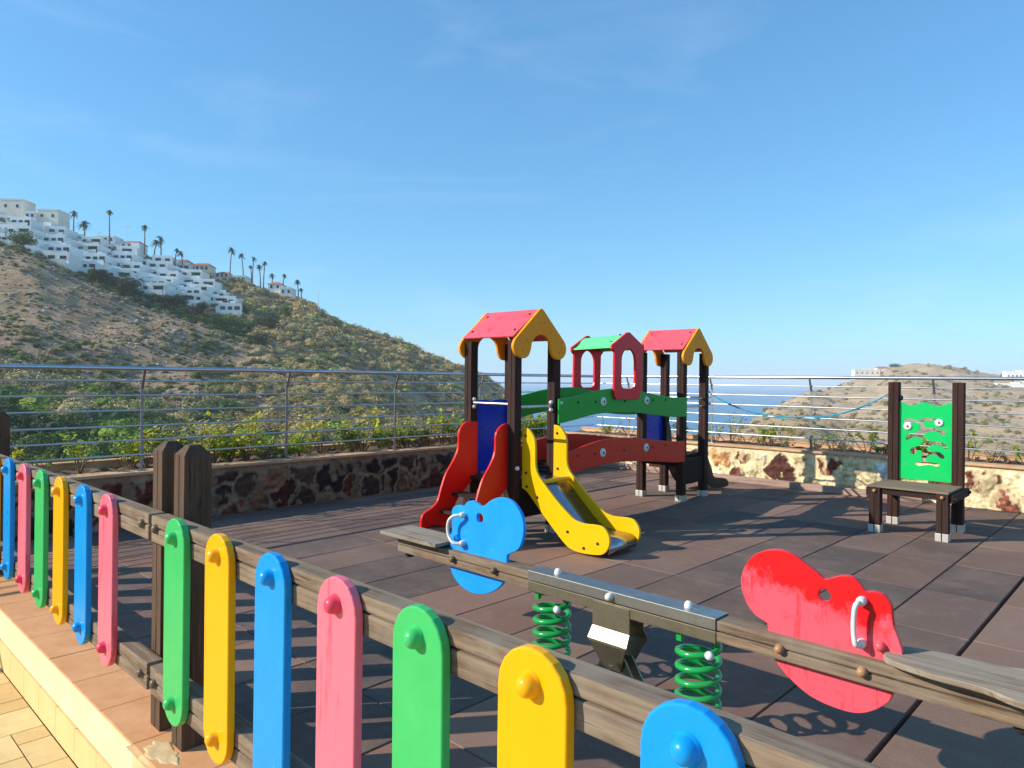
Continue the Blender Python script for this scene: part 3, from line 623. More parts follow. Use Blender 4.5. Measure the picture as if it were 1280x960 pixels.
    # seats
    def seat(s, ext):
        xs = []
        top = [(s * 1.12, 0.05), (s * 1.16, 0.09), (s * 1.28, 0.115), (s * 1.42, 0.12), (s * 1.50, 0.155), (s * 1.62, 0.165), (s * 1.655, 0.14), (s * 1.66, 0.0)]
        if s > 0: ol = [(x, y) for x, y in top] + [(x, -y) for x, y in reversed(top[:-1])]
        else: ol = [(-1.145, 0.03), (-1.145, 0.10), (-1.165, 0.115), (-1.30, 0.118), (-1.50, 0.12), (-1.635, 0.118), (-1.65, 0.10), (-1.65, -0.10), (-1.635, -0.118), (-1.50, -0.12), (-1.30, -0.118), (-1.165, -0.115), (-1.145, -0.10), (-1.145, -0.03)]
        cu = plate('seat', catmull(ol, 4, True), [], 0.021, M['seat'], r, 'xz', 0, 0.005)
        cu.data.transform(Matrix.Translation((0, 0, 0.522)) @ Matrix.Rotation(-math.pi / 2, 4, 'X'))
        MB().cbox(s * 1.34 - 0.1, s * 1.34 + 0.1, -0.045, 0.045, 0.4985, 0.5135, 0.002).build('seat_block', M['rail'], r)
    seat(-1, 0); seat(1, 0)
    MB().lathe([(0, .03), (.02, .028), (.03, .015), (.03, 0)], (X(-3.36), 0.0, 0.41), (0, 0, -1), 14).build('rubber_stop', M['black_and_shaded_plastic'], r)
    MB().lathe([(0, .03), (.02, .028), (.03, .015), (.03, 0)], (X(-0.35), 0.0, 0.41), (0, 0, -1), 14).build('rubber_stop', M['black_and_shaded_plastic'], r)
seesaw()
# ------------------------------------------------------------------ play structure (two roofed towers and a bridge)
def foot_sleeve(parent, x, y, w=0.1):
    b = MB()
    for s in (-1, 1):
        b.cbox(x - w / 2 - 0.004 + (0 if s < 0 else w / 2 + 0.008), x - 0.004 + (0 if s < 0 else w / 2 + 0.008), y - w / 2 - 0.005, y + w / 2 + 0.005, 0.001, 0.075, 0.003)
    b.build('metal_foot', M['foot'], parent)
def playset():
    r = empty('play_structure', (0.006, 6.72, 0), -R(42.5), 'wooden play structure with two red roofed towers, a curved bridge and a yellow slide', 'play structure')
    gable = [(-0.381, 1.750), (-0.365, 1.695), (-0.315, 1.652), (-0.244, 1.637), (-0.183, 1.657), (-0.147, 1.715), (-0.130, 1.781), (-0.084, 1.834), (0.0, 1.859), (0.084, 1.834), (0.125, 1.781), (0.142, 1.715), (0.183, 1.657), (0.250, 1.637), (0.320, 1.655), (0.362, 1.705), (0.365, 1.76), (0.345, 1.805), (0.040, 2.078), (0.0, 2.100), (-0.040, 2.078), (-0.355, 1.805)]
    cap = [(0.0, 0.010), (0.010, 0.009), (0.013, 0.004), (0.013, 0)]
    def tower(oy, bars):
        for x in (-0.278, 0.278):
            for y in (-0.278, 0.278):
                b = grooved_post(MB(), x, oy + y, 0.09, 0.09, 0.01, 1.80); p = b.build('post', M['post'], r); foot_sleeve(p, x, oy + y, 0.094)
        # deck
        b = MB()
        for k in range(5): b.cbox(-0.235, 0.235, oy - 0.33 + k * 0.1325, oy - 0.33 + k * 0.1325 + 0.128, 0.515, 0.545, 0.003)
        b.build('deck', M['dark_x'], r)
        b = MB(); b.cbox(-0.24, 0.24, oy - 0.26, oy - 0.235, 0.41, 0.514, 0.003); b.cbox(-0.24, 0.24, oy + 0.235, oy + 0.26, 0.41, 0.514, 0.003); b.build('deck_beam', M['dark_x'], r)
        b = MB(); b.cbox(0.27, 0.30, oy - 0.24, oy + 0.24, 0.20, 0.51, 0.003); b.build('skirt_panel', M['dark_y'], r)
        # roof
        for_roof = None
        b = MB()
        for s in (-1, 1):
            a0 = Vector((0, s * 0.0, 2.098)); e0 = Vector((0, s * 0.35, 1.835)); d = (e0 - a0).normalized(); n = Vector((0, s * abs(d.z), abs(d.y))).normalized()
            vs = []
            for x in (-0.322, 0.322):
                for p in (a0 + Vector((0, s * 0.003, 0)), e0): vs += [Vector((x, oy + p.y, p.z)) - n * 0.016, Vector((x, oy + p.y, p.z))]
            b.add(vs, [(0, 1, 3, 2), (4, 6, 7, 5), (1, 5, 7, 3), (0, 2, 6, 4), (0, 4, 5, 1), (2, 3, 7, 6)])
        rf = b.build('roof', M['roof_pink'], r, bevel=0.003)
        for s in (-1, 1):
            for x in (-0.27, 0.27):
                for q in (0.2, 0.78):
                    c = Vector((x, oy + s * 0.35 * q, 2.098 + (1.835 - 2.098) * q)); MB().lathe(cap, c, (0, s * 0.6, 0.8), 10).build('roof_bolt', M['dark_bolt'], rf)
        for x in (-0.34, 0.34):
            g_ = plate('gable_panel', catmull([(oy + a, z) for a, z in gable], 4, True, (18, 20, 17, 21)), [], 0.03, M['orange'], rf, 'yz', x, 0.005)
            b = MB()
            for yy, zz in ((-0.26, 1.70), (0.26, 1.70), (-0.2, 1.80), (0.2, 1.80), (-0.03, 1.97), (0.03, 1.97)): b.lathe([(0, .005), (.007, .004), (.008, 0)], (x + (0.015 if x > 0 else -0.015), oy + yy, zz), (1 if x > 0 else -1, 0, 0), 8)
            b.build('bolt_heads', M['tan_cap'], g_)
        # grab bars
        for kind, z in bars:
            if kind == 'lad': p0, p1 = (-0.24, oy - 0.29, z), (0.24, oy - 0.29, z)
            elif kind == 'far': p0, p1 = (-0.24, oy + 0.29, z), (0.24, oy + 0.29, z)
            else: p0, p1 = (0.29, oy - 0.24, z), (0.29, oy + 0.24, z)
            MB().tube([p0, p1], 0.0145, 12).build('grab_bar', M['steel'], r)
        return rf
    tower(0, [('lad', 1.225), ('front', 1.20)])
    tower(3.0, [('far', 1.24), ('front', 1.235), ('front', 1.14)])
    for (x, y, z, n_) in ((-0.235, -0.29, 1.26, (1, 0, 0)), (-0.235, -0.29, 1.19, (1, 0, 0)), (0.29, 0.235, 1.235, (0, -1, 0)), (0.29, 0.235, 1.165, (0, -1, 0)), (0.345, 0.29, 1.23, (1, 0, 0)), (0.345, 3.29, 1.26, (1, 0, 0)), (0.345, 3.29, 1.17, (1, 0, 0)), (0.34, -0.29, 0.66, (0, -1, 0)), (0.24, -0.31, 0.60, (-1, 0, 0)), (0.24, -0.31, 0.5, (-1, 0, 0)), (-0.345, 2.71, 1.2, (0, -1, 0))):
        MB().lathe([(0, 0.03), (0.012, 0.028), (0.018, 0.018), (0.019, 0)], (x, y, z), n_, 12).build('bolt_cap', M['white_plastic'], r)
    # blue back panels
    wv = [(-0.245, 1.225)] + [(-0.245 + 0.49 * k / 20, 1.235 + 0.018 * math.sin(k / 20 * math.pi * 3)) for k in range(21)]
    plate('back_panel', [(-0.243, 0.56)] + [(-0.243 + 0.486 * k / 20, 1.235 + 0.016 * abs(math.sin(k / 20 * math.pi * 2))) for k in range(21)] + [(0.243, 0.56)], [], 0.018, M['navy'], r, 'yz', -0.29, 0.003)
    plate('back_panel', [(3 - 0.243, 0.56)] + [(3 - 0.243 + 0.486 * k / 20, 1.12 + 0.016 * abs(math.sin(k / 20 * math.pi * 2))) for k in range(21)] + [(3 + 0.243, 0.56)], [], 0.018, M['navy'], r, 'yz', -0.29, 0.003)
    # slide
    up = [(0.298, 1.026), (0.345, 1.020), (0.395, 0.990), (0.438, 0.930), (0.452, 0.850), (0.455, 0.70), (0.480, 0.625), (0.535, 0.565), (0.70, 0.415), (0.857, 0.298), (0.925, 0.270), (1.0, 0.262), (1.10, 0.268), (1.175, 0.262), (1.225, 0.222), (1.245, 0.165), (1.235, 0.105), (1.20, 0.055), (1.150, 0.030), (1.06, 0.018), (0.971, 0.014), (0.885, 0.022), (0.812, 0.048), (0.714, 0.125), (0.544, 0.278), (0.386, 0.430), (0.345, 0.462), (0.298, 0.480)]
    up = [(x + 0.04, z) for x, z in up]
    sl = MB()
    prof = [(0.30, 0.555), (0.47, 0.54), (0.52, 0.515), (0.62, 0.415), (0.80, 0.245), (0.88, 0.185), (0.96, 0.155), (1.10, 0.145), (1.20, 0.14), (1.245, 0.12), (1.262, 0.08), (1.255, 0.05)]
    prof = catmull(prof, 4, False); vs = []
    for x, z in prof: vs += [(x, -0.208, z), (x, 0.208, z), (x, 0.208, z - 0.012), (x, -0.208, z - 0.012)]
    fs = []
    for i in range(len(prof) - 1):
        for k in range(4): fs.append((i * 4 + k, i * 4 + (k + 1) % 4, i * 4 + 4 + (k + 1) % 4, i * 4 + 4 + k))
    fs += [(0, 1, 2, 3), tuple(4 * (len(prof) - 1) + k for k in range(4))]
    sl.add(vs, fs, False); sl.sm = [True] * len(sl.sm)
    S = sl.build('slide', M['chute'], r)
    for y in (-0.222, 0.222):
        p = plate('side_panel', catmull(up, 4, True, (0, 27)), [], 0.026, M['slide_yellow'], S, 'xz', y, 0.004)
        for x, z in ((0.40, 0.50), (0.52, 0.42), (0.86, 0.17), (1.03, 0.06), (1.17, 0.12), (0.38, 0.95), (0.39, 0.62)): MB().lathe(cap, (x + 0.0, y - 0.013, z), (0, -1, 0), 10).build('panel_bolt', M['dark_bolt'], S)
    MB().tube([(0.52, -0.209, 0.545), (0.52, 0.209, 0.545)], 0.02, 12).build('cross_bar', M['slide_yellow'], S)
    # ladder with red sides
    lad = [(-0.235, 1.045), (-0.333, 1.054), (-0.400, 1.040), (-0.450, 1.000), (-0.476, 0.948), (-0.484, 0.81), (-0.539, 0.704), (-0.630, 0.589), (-0.683, 0.472), (-0.727, 0.355), (-0.788, 0.303), (-0.876, 0.267), (-0.913, 0.220), (-0.912, 0.120), (-0.88, 0.065), (-0.714, 0.055), (-0.60, 0.058), (-0.569, 0.140), (-0.53, 0.27), (-0.458, 0.371), (-0.324, 0.482), (-0.235, 0.56)]
    L = MB()
    for k, (y, z) in enumerate([(-0.80, 0.14), (-0.64, 0.27), (-0.50, 0.41)]): L.cbox(-0.222, 0.222, y - 0.07, y + 0.07, z - 0.025, z, 0.003)
    Ld = L.build('ladder_steps', M['dark_x'], r)
    for x in (-0.235, 0.235): plate('side_panel', catmull(lad, 4, True, (0, 21)), [], 0.024, M['red'], Ld, 'yz', x, 0.004)
    lad2 = [(3.24, 0.90), (3.30, 0.90), (3.35, 0.82), (3.38, 0.66), (3.47, 0.48), (3.58, 0.32), (3.66, 0.20), (3.90, 0.165), (4.03, 0.13), (4.07, 0.06), (4.0, 0.04), (3.70, 0.05), (3.50, 0.12), (3.36, 0.26), (3.24, 0.40)]
    L = MB()
    for y, z in ((3.92, 0.11), (3.72, 0.18), (3.56, 0.30), (3.43, 0.42)): L.cbox(-0.222, 0.222, y - 0.07, y + 0.07, z - 0.025, z, 0.003)
    Ld = L.build('ladder_steps', M['dark_x'], r)
    for x in (-0.235, 0.235): plate('side_panel', catmull(lad2, 4, True, (0, 14)), [], 0.024, M['black_and_shaded_plastic'], Ld, 'yz', x, 0.004)  # red sides standing in shade; the shade is put into the black colour
    # bridge boards
    def wave(pts): return catmull(pts, 6, False)
    gt = [(0.26, 1.268), (0.5, 1.287), (0.8, 1.336), (1.1, 1.362), (1.4, 1.365), (1.65, 1.338), (1.9, 1.305), (2.2, 1.275), (2.42, 1.26), (2.70, 1.255)]
    gb = [(0.26, 1.035), (0.5, 1.062), (0.73, 1.095), (1.0, 1.115), (1.34, 1.112), (1.672, 1.095), (2.0, 1.062), (2.38, 1.030), (2.70, 1.028)]
    rt = [(0.34, 0.745), (0.5, 0.770), (0.643, 0.798), (0.896, 0.835), (1.163, 0.850), (1.447, 0.842), (1.747, 0.812), (2.1, 0.775), (2.42, 0.745), (2.66, 0.74)]
    rb = [(0.34, 0.50), (0.501, 0.545), (0.647, 0.568), (0.9, 0.586), (1.168, 0.596), (1.452, 0.586), (1.941, 0.548), (2.4, 0.50), (2.66, 0.49)]
    disc = [(0.0, 0.014), (0.020, 0.014), (0.040, 0.012), (0.046, 0.006), (0.046, 0)]
    for x in (-0.36, 0.36):
        for nm, t_, b_, mt, zc in (('bridge_rail_board', gt, gb, M['leaf_green'], 1.232), ('bridge_side_board', rt, rb, M['brick_red'], 0.713)):
            xx = x if 'rail' in nm else x * 0.97
            if 'rail' in nm: ex = x * 0.92
            p = plate(nm, wave(t_) + list(reversed(wave(b_))), [], 0.026, mt, r, 'yz', x * 0.97 if x > 0 else x * 0.9, 0.004)
            xf = (x * 0.97 if x > 0 else x * 0.9) + (0.013 if x > 0 else -0.013)
            for yy in ((0.97, 1.79)):
                MB().lathe(disc, (xf, yy, zc), (1 if x > 0 else -1, 0, 0), 20).build('round_cap', M['white_plastic'], p)
                MB().lathe([(0, 0.022), (0.009, 0.021), (0.013, 0.014)], (xf, yy, zc), (1 if x > 0 else -1, 0, 0), 10).build('cap_bolt', M['dark_bolt'], p)
            for yy in (0.55, 0.84, 1.36, 1.92, 2.2): MB().lathe(cap, (xf, yy, zc), (1 if x > 0 else -1, 0, 0), 8).build('bolt_head', M['dark_bolt'], p)
    # bridge floor
    b = MB(); n = 17
    for k in range(n):
        y0 = 0.36 + k * (2.28 / n); ym = (y0 + 0.067) ; z = 0.545 + 0.085 * math.sin(math.pi * (ym - 0.3) / 2.4)
        b.cbox(-0.30, 0.32, y0, y0 + 0.128, z - 0.028, z, 0.003)
    b.build('bridge_floor', M['dark_x'], r)
    # window panels and their curved roof
    def win(c, x):
        ol = [(c - 0.305, 1.812), (c - 0.02, 1.958), (c + 0.02, 1.958), (c + 0.302, 1.820), (c + 0.305, 1.782), (c + 0.255, 1.735), (c + 0.245, 1.40), (c + 0.238, 1.285), (c + 0.205, 1.252), (c - 0.225, 1.252), (c - 0.262, 1.285), (c - 0.262, 1.40), (c - 0.258, 1.735), (c - 0.305, 1.770)]
        hole = stadium(c, 1.36, 1.785, 0.262)
        hole = [(c + 0.131, 1.66 - 0.001)] + [(c + 0.131 * math.cos(math.pi * k / 12), 1.655 + 0.13 * math.sin(math.pi * k / 12)) for k in range(13)] + [(c - 0.131, 1.42), (c - 0.12, 1.385), (c - 0.09, 1.365), (c + 0.09, 1.365), (c + 0.12, 1.385), (c + 0.131, 1.42)]
        return plate('window_panel', ol, [hole[1:]], 0.028, M['crimson'], r, 'yz', x, 0.005)
    win(1.388, 0.378); win(1.64, -0.338)
    b = MB(); n = 8; vs = []; fs = []
    for s in (-1, 1):
        o = len(vs)
        for i in range(n + 1):
            t = i / n; yo = s * 0.285 * t; z = 1.945 - 0.135 * t + 0.016 * math.sin(t * math.pi * 2 - 0.6)
            for x, c in ((-0.323, 1.64), (0.363, 1.388)): vs += [(x, c + yo, z), (x, c + yo, z - 0.016)]
        for i in range(n):
            a = o + i * 4; fs += [(a, a + 2, a + 6, a + 4), (a + 1, a + 5, a + 7, a + 3), (a, a + 4, a + 5, a + 1), (a + 2, a + 3, a + 7, a + 6)]
        fs += [(o, o + 1, o + 3, o + 2), (o + n * 4, o + n * 4 + 2, o + n * 4 + 3, o + n * 4 + 1)]
    b.add(vs, fs); rf = b.build('curved_roof', M['mint'], r)
    for x, c in ((-0.27, 1.62), (0.31, 1.40)):
        for q in (0.2, 0.8): MB().lathe(cap, (x, c - 0.285 * q, 1.945 - 0.135 * q + 0.012), (0, -0.3, 0.9), 8).build('roof_bolt', M['dark_bolt'], rf)
playset()
# ------------------------------------------------------------------ bench with climbing-tree panel
def bench():
    uc = -1.90; x, y = G(uc, 7.78); r = empty('panel_bench', (x, y, 0), -GA, 'wooden bench with a green cut-out panel between its tall back posts, by the sunlit wall', 'bench')
    X = lambda u: u - uc
    for u in (-2.188, -1.612):
        for v, h in ((7.47 - 7.78, 0.435), (8.05 - 7.78, 1.462)):
            p = grooved_post(MB(), X(u), v, 0.098, 0.092, 0.01, h).build('post' if h > 1 else 'leg', M['post'], r); foot_sleeve(p, X(u), v)
    MB().cbox(X(-2.255), X(-1.560), -0.36, 0.215, 0.437, 0.455, 0.004).build('seat', M['seat_y'], r)
    for u in (-2.255, -1.545):
        MB().cbox(X(u) - 0.018, X(u) + 0.018, -0.33, 0.34, 0.355, 0.432, 0.006).build('side_beam', M['dark_y'], r)
    MB().cbox(X(-2.14), X(-1.66), -0.335, -0.30, 0.375, 0.435, 0.003).build('front_beam', M['dark_x'], r)
    MB().cbox(X(-2.14), X(-1.66), 0.245, 0.29, 0.33, 0.39, 0.003).build('back_beam', M['dark_x'], r)
    for u, v in ((-2.188, -0.36), (-1.612, -0.36)): MB().lathe([(0, 0.02), (0.012, 0.018), (0.017, 0.01), (0.017, 0)], (X(u), v + 0.004, 0.405), (0, -1, 0), 12).build('bolt_cap', M['tan_cap'], r)
    for v in (-0.31, 0.30): MB().lathe([(0, 0.02), (0.012, 0.018), (0.017, 0.01), (0.017, 0)], (X(-1.526), v, 0.395), (1, 0, 0), 12).build('bolt_cap', M['black_and_shaded_plastic'], r)
    MB().lathe([(0, 0.03), (0.02, 0.028), (0.03, 0.015), (0.03, 0)], (X(-2.139), 0.27, 1.30), (1, 0, 0), 12).build('rope_knob', M['black_and_shaded_plastic'], r)
    # green panel
    n = 24; top = [(-2.135 + 0.475 * k / n, 1.242 + 0.018 * math.cos((k / n - 0.5) * math.pi * 4 + 0.3)) for k in range(n + 1)]
    cut = [(-2.098, 1.068), (-2.06, 1.092), (-2.005, 1.088), (-1.965, 1.070), (-1.925, 1.095), (-1.875, 1.106), (-1.80, 1.098), (-1.79, 1.085), (-1.85, 1.078), (-1.905, 1.075), (-1.915, 1.035), (-1.89, 1.01), (-1.84, 1.008), (-1.795, 1.005), (-1.768, 0.985), (-1.742, 0.985), (-1.722, 0.955), (-1.742, 0.935), (-1.77, 0.960), (-1.81, 0.975), (-1.86, 0.970), (-1.905, 0.945), (-1.915, 0.905),
           (-1.895, 0.905), (-1.875, 0.88), (-1.83, 0.872), (-1.77, 0.868), (-1.72, 0.848), (-1.698, 0.812), (-1.72, 0.802), (-1.75, 0.828), (-1.80, 0.842), (-1.85, 0.828), (-1.885, 0.795), (-1.865, 0.775), (-1.815, 0.772), (-1.76, 0.762), (-1.728, 0.728), (-1.738, 0.705), (-1.765, 0.708), (-1.79, 0.735), (-1.835, 0.742), (-1.88, 0.715), (-1.895, 0.675), (-1.86, 0.662), (-1.79, 0.655), (-1.768, 0.638), (-1.80, 0.622), (-1.87, 0.636), (-1.95, 0.615), (-1.99, 0.630), (-1.985, 0.650), (-1.94, 0.652), (-1.915, 0.668),
           (-1.93, 0.70), (-1.922, 0.745), (-1.945, 0.775), (-1.975, 0.765), (-1.99, 0.735), (-2.022, 0.732), (-2.035, 0.765), (-2.005, 0.802), (-1.96, 0.815), (-1.93, 0.845), (-1.915, 0.875), (-1.96, 0.905), (-2.01, 0.905), (-2.045, 0.878), (-2.07, 0.870), (-2.075, 0.90), (-2.045, 0.938), (-1.995, 0.948), (-1.955, 0.975), (-1.945, 1.015), (-1.965, 1.045), (-2.01, 1.055), (-2.06, 1.045), (-2.09, 1.045)]
    cut = [(X(a), z) for a, z in cut]
    ring = [(X(a), z) for a, z in top]
    P = plate('climbing_panel', [(X(-2.135), 0.475)] + ring + [(X(-1.66), 0.475)], [catmull(cut, 2)], 0.016, M['panel_green'], r, 'xz', 0.262, 0.002)
    for (u, z) in ((-2.057, 1.012), (-1.776, 1.062)):
        k = MB().lathe([(0, 0.012), (0.025, 0.012), (0.036, 0.009), (0.039, 0.004), (0.039, 0)], (X(u), 0.252, z), (0, -1, 0), 20).build('round_cap', M['white_plastic'], P)
        MB().lathe([(0, 0.020), (0.008, 0.019), (0.011, 0.011)], (X(u), 0.252, z), (0, -1, 0), 10).build('cap_bolt', M['dark_bolt'], P)
bench()
# ------------------------------------------------------------------ rope
def rope():
    a = Vector((*G(-4.33, 8.28), 1.31)); 
    pa = Vector((0.345, 3.29)); ca, sa = math.cos(R(42.5)), math.sin(R(42.5))
    a = Vector((pa.x * ca + pa.y * sa, 6.72 - pa.x * sa + pa.y * ca, 1.31)); bb = Vector((*G(-2.245, 8.03), 1.335))
    b = MB()
    for off, sag, s2 in ((0, 0.30, 0.0), (0.012, 0.285, -0.012)):
        pts = []
        for i in range(41):
            t = i / 40; p = a.lerp(bb, t); p.z -= sag * (4 * t * (1 - t)) * (1 + 0.12 * (t - 0.5)) + off * math.sin(t * 9); p.x += s2 * math.sin(t * 14); pts.append(p)
        b.tube(pts, 0.006, 8)
    for p in (a,): b.lathe([(0, 0.02), (0.02, 0.012), (0.024, 0), (0.02, -0.012), (0, -0.02)], p, (0, 0, 1), 10)
    o = b.build('rope', M['rope']); tag(o, 'sagging teal blue double rope tied from the right tower to the bench post', 'rope')
rope()
# ------------------------------------------------------------------ terrain
def lattice(seed, n=256): return np.random.RandomState(seed).rand(n, n)
LAT = [lattice(k) for k in range(8)]
def vnoise(x, y, k=0):
    L = LAT[k % 8]; xi = np.floor(x).astype(int); yi = np.floor(y).astype(int); fx = x - xi; fy = y - yi; fx = fx * fx * (3 - 2 * fx); fy = fy * fy * (3 - 2 * fy)
    a = L[xi % 256, yi % 256]; b = L[(xi + 1) % 256, yi % 256]; c = L[xi % 256, (yi + 1) % 256]; d = L[(xi + 1) % 256, (yi + 1) % 256]
    return (a * (1 - fx) + b * fx) * (1 - fy) + (c * (1 - fx) + d * fx) * fy
def fbm(x, y, o=5, g=0.5):
    s = 0; a = 1; t = 0
    for k in range(o): s = s + a * (vnoise(x * 2 ** k + 17 * k, y * 2 ** k + 31 * k, k) - 0.5); t += a; a *= g
    return s / t * 2
HY = lambda px: 474 + 0.0105 * (px - 640)
def zat(px, y, Y): return EYE - (y - HY(px)) / FPX * Y
cx = np.array([-1200, -600, -250, 0, 60, 120, 200, 265, 330, 375, 400, 450, 500, 540, 580, 610, 640, 680, 740, 800, 3000.])
cy = np.array([60, 140, 212, 268, 287, 303, 325, 346, 358, 371, 383, 402, 424, 442, 461, 476, 495, 540, 575, 590, 590.])
spx = np.array([-1200, -600, -250, 0, 40, 100, 150, 200, 250, 300, 350, 400, 450, 500, 560, 620, 3000.])
spy = np.array([200, 230, 280, 307, 318, 347, 368, 389, 404, 424, 440, 452, 476, 505, 545, 575, 590.])
rx = np.array([-1000, 780, 830, 870, 900, 940, 975, 1010, 1040, 1062, 1075, 1095, 1112, 1135, 1160, 1200, 1240, 1280, 1400, 1600, 2000, 3000.])
ry = np.array([610, 610, 600, 575, 548, 528, 505, 490, 480, 473, 468, 464, 458, 456, 456, 461, 466, 469, 462, 430, 360, 300.])
def edge_dist(px):
    t = (px - 640) / FPX
    dl = np.where(0.6896 - 0.7242 * t > 0.02, 8.28 / np.maximum(0.6896 - 0.7242 * t, 0.02), 1e6)
    dr = np.where(0.7242 + 0.6896 * t > 0.02, 10.72 / np.maximum(0.7242 + 0.6896 * t, 0.02), 1e6)
    return np.minimum(np.minimum(dl, dr), 400)
PXS = np.arange(-1100, 2700, 7.0); NR = 330
TT = np.linspace(0, 1, NR)
YY = np.zeros((len(PXS), NR)); ZZ = np.zeros((len(PXS), NR))
E_ = edge_dist(PXS)
for i, px in enumerate(PXS):
    E0 = E_[i]; Ys = E0 * (1500 / E0) ** TT
    # finer rings across the hills
    Ys = E0 + (1500 - E0) * (0.25 * TT + 0.75 * TT ** 3.0) * 1.0
    c = np.interp(px, cx, cy); s = np.interp(px, spx, spy); rr_ = np.interp(px, rx, ry)
    if px < 760:
        base = 600
        tbl = [(E0, -0.35), (E0 + 5, -1.8), (50, zat(px, 640, 50)), (76, zat(px, base, 76)), (120, zat(px, base + (s - base) * 0.42, 120)), (160, zat(px, base + (s - base) * 0.78, 160)), (190, zat(px, s, 190)), (205, zat(px, s + 6, 205)), (225, zat(px, s + (c - s) * 0.30, 225)), (250, zat(px, s + (c - s) * 0.70, 250)), (275, zat(px, c, 275))]
        zc = zat(px, c, 275)
        tbl += [(330, zc - 3), (430, -48), (1500, -60)]
    else:
        Yc = np.interp(px, [760, 900, 1000, 1065, 1300, 2000], [260, 300, 430, 600, 600, 420])
        tbl = [(E0, -0.35), (E0 + 5, -1.8), (50, zat(px, 650, 50)), (90, zat(px, max(rr_, 600), 90)), (Yc * 0.45, zat(px, rr_ + (600 - rr_) * 0.52, Yc * 0.45)), (Yc * 0.8, zat(px, rr_ + (600 - rr_) * 0.16, Yc * 0.8)), (Yc, zat(px, rr_, Yc)), (Yc + 60, zat(px, rr_, Yc) - 4), (Yc + 260, -50), (1500, -60)]
    tbl.sort(); a, b = zip(*tbl); z = np.interp(Ys, a, b)
    YY[i] = Ys; ZZ[i] = z
# blend the two halves smoothly near px 760 and smooth the profile kinks
for _ in range(2):
    Zp = np.pad(ZZ, ((1, 1), (1, 1)), 'edge'); ZZ = (Zp[1:-1, 1:-1] * 2 + Zp[:-2, 1:-1] + Zp[2:, 1:-1] + Zp[1:-1, :-2] + Zp[1:-1, 2:]) / 6
TX = (PXS[:, None] - 640) / FPX * YY
amp = np.clip((YY - 25) / 60, 0, 1)
_pxg = PXS[:, None] + 0 * YY
amp = amp * (1 - 0.85 * np.clip((340 - _pxg) / 40, 0, 1) * np.clip((YY - 170) / 25, 0, 1) * np.clip((300 - YY) / 10, 0, 1))
rg = np.clip((_pxg - 860) / 80, 0, 1) * np.clip((YY - 90) / 60, 0, 1)
ZZ = ZZ + rg * (fbm(TX / 60 + 11, YY / 60 + 77, 5) * 6 - np.abs(fbm(TX / 30 + 71, YY / 110 + 13, 4)) * 6 + fbm(TX / 12 + 1, YY / 12 + 7, 4) * 2.2)
ZZ = ZZ + amp * (fbm(TX / 38 + 50, YY / 38 + 50, 6) * 3.2 + fbm(TX / 7 + 9, YY / 9 + 90, 4) * 0.9 - np.abs(fbm(TX / 26 + 5 + YY / 60, YY / 90 + 3, 4)) * 3.0 * np.clip((YY - 90) / 60, 0, 1))
def terr(px, Y):
    """sample terrain height at columns/ranges"""
    px = np.atleast_1d(px).astype(float); Y = np.atleast_1d(Y).astype(float)
    i = np.clip(((px - PXS[0]) / 7.0), 0, len(PXS) - 1.001); i0 = i.astype(int); f = i - i0; r = []
    for k in range(len(px)):
        r.append(np.interp(Y[k], YY[i0[k]], ZZ[i0[k]]) * (1 - f[k]) + np.interp(Y[k], YY[i0[k] + 1], ZZ[i0[k] + 1]) * f[k])
    return np.array(r)
def build_terrain():
    V_ = np.stack([TX, YY, ZZ], -1).reshape(-1, 3); n0, n1 = TX.shape
    idx = np.arange(n0 * n1).reshape(n0, n1); q = np.stack([idx[:-1, :-1], idx[1:, :-1], idx[1:, 1:], idx[:-1, 1:]], -1).reshape(-1, 4)
    me = bpy.data.meshes.new('hills'); me.vertices.add(len(V_)); me.vertices.foreach_set('co', V_.ravel()); me.loops.add(q.size); me.loops.foreach_set('vertex_index', q.ravel().astype(np.int32))
    me.polygons.add(len(q)); me.polygons.foreach_set('loop_start', np.arange(0, q.size, 4, dtype=np.int32)); me.polygons.foreach_set('loop_total', np.full(len(q), 4, np.int32)); me.update(calc_edges=True); me.validate()
    me.polygons.foreach_set('use_smooth', [True] * len(me.polygons))
    t = NT('dry_hillside'); v = t.coord((1, 1, 1)); n1_ = t.noise(v, 0.06, 9, 0.7); n2 = t.noise(v, 0.5, 8, 0.75)
    c = t.ramp(n1_, [(0.3, lin(140, 122, 102)), (0.45, lin(166, 140, 112)), (0.55, lin(190, 154, 118)), (0.7, lin(146, 130, 114))])
    c = t.mix(t.ramp(n2, [(0.4, W4(0)), (0.72, W4(0.6))]), c, lin(206, 184, 154))
    c = t.mix(t.ramp(t.noise(t.coord((1, 1, 5)), 0.16, 9, 0.78, 0.8), [(0.48, W4(0)), (0.60, W4(0.8))]), c, lin(118, 92, 72))
    c = t.mix(t.ramp(t.noise(v, 0.25, 8, 0.7), [(0.5, W4(0)), (0.62, W4(0.75))]), c, lin(136, 128, 88))
    sp = t.a('SeparateXYZ'); t.k(v, sp.inputs[0])
    mr = t.a('MapRange'); t.k(sp.outputs[0], mr.inputs[0]); mr.inputs[1].default_value = 60; mr.inputs[2].default_value = 160
    c = t.mix(t.math('MULTIPLY', mr.outputs[0], 0.32), c, lin(226, 200, 162))
    bb = t.a('Bump'); bb.inputs['Strength'].default_value = 1.0; bb.inputs['Distance'].default_value = 0.9; t.k(t.noise(v, 0.7, 9, 0.75), bb.inputs['Height']); t.k(bb.outputs[0], t.b.inputs['Normal'])
    me.materials.append(t.fin(c, 0.95, spec=0.1)); o = bpy.data.objects.new('hills', me); COL.objects.link(o); tag(o, kind='structure')
build_terrain()
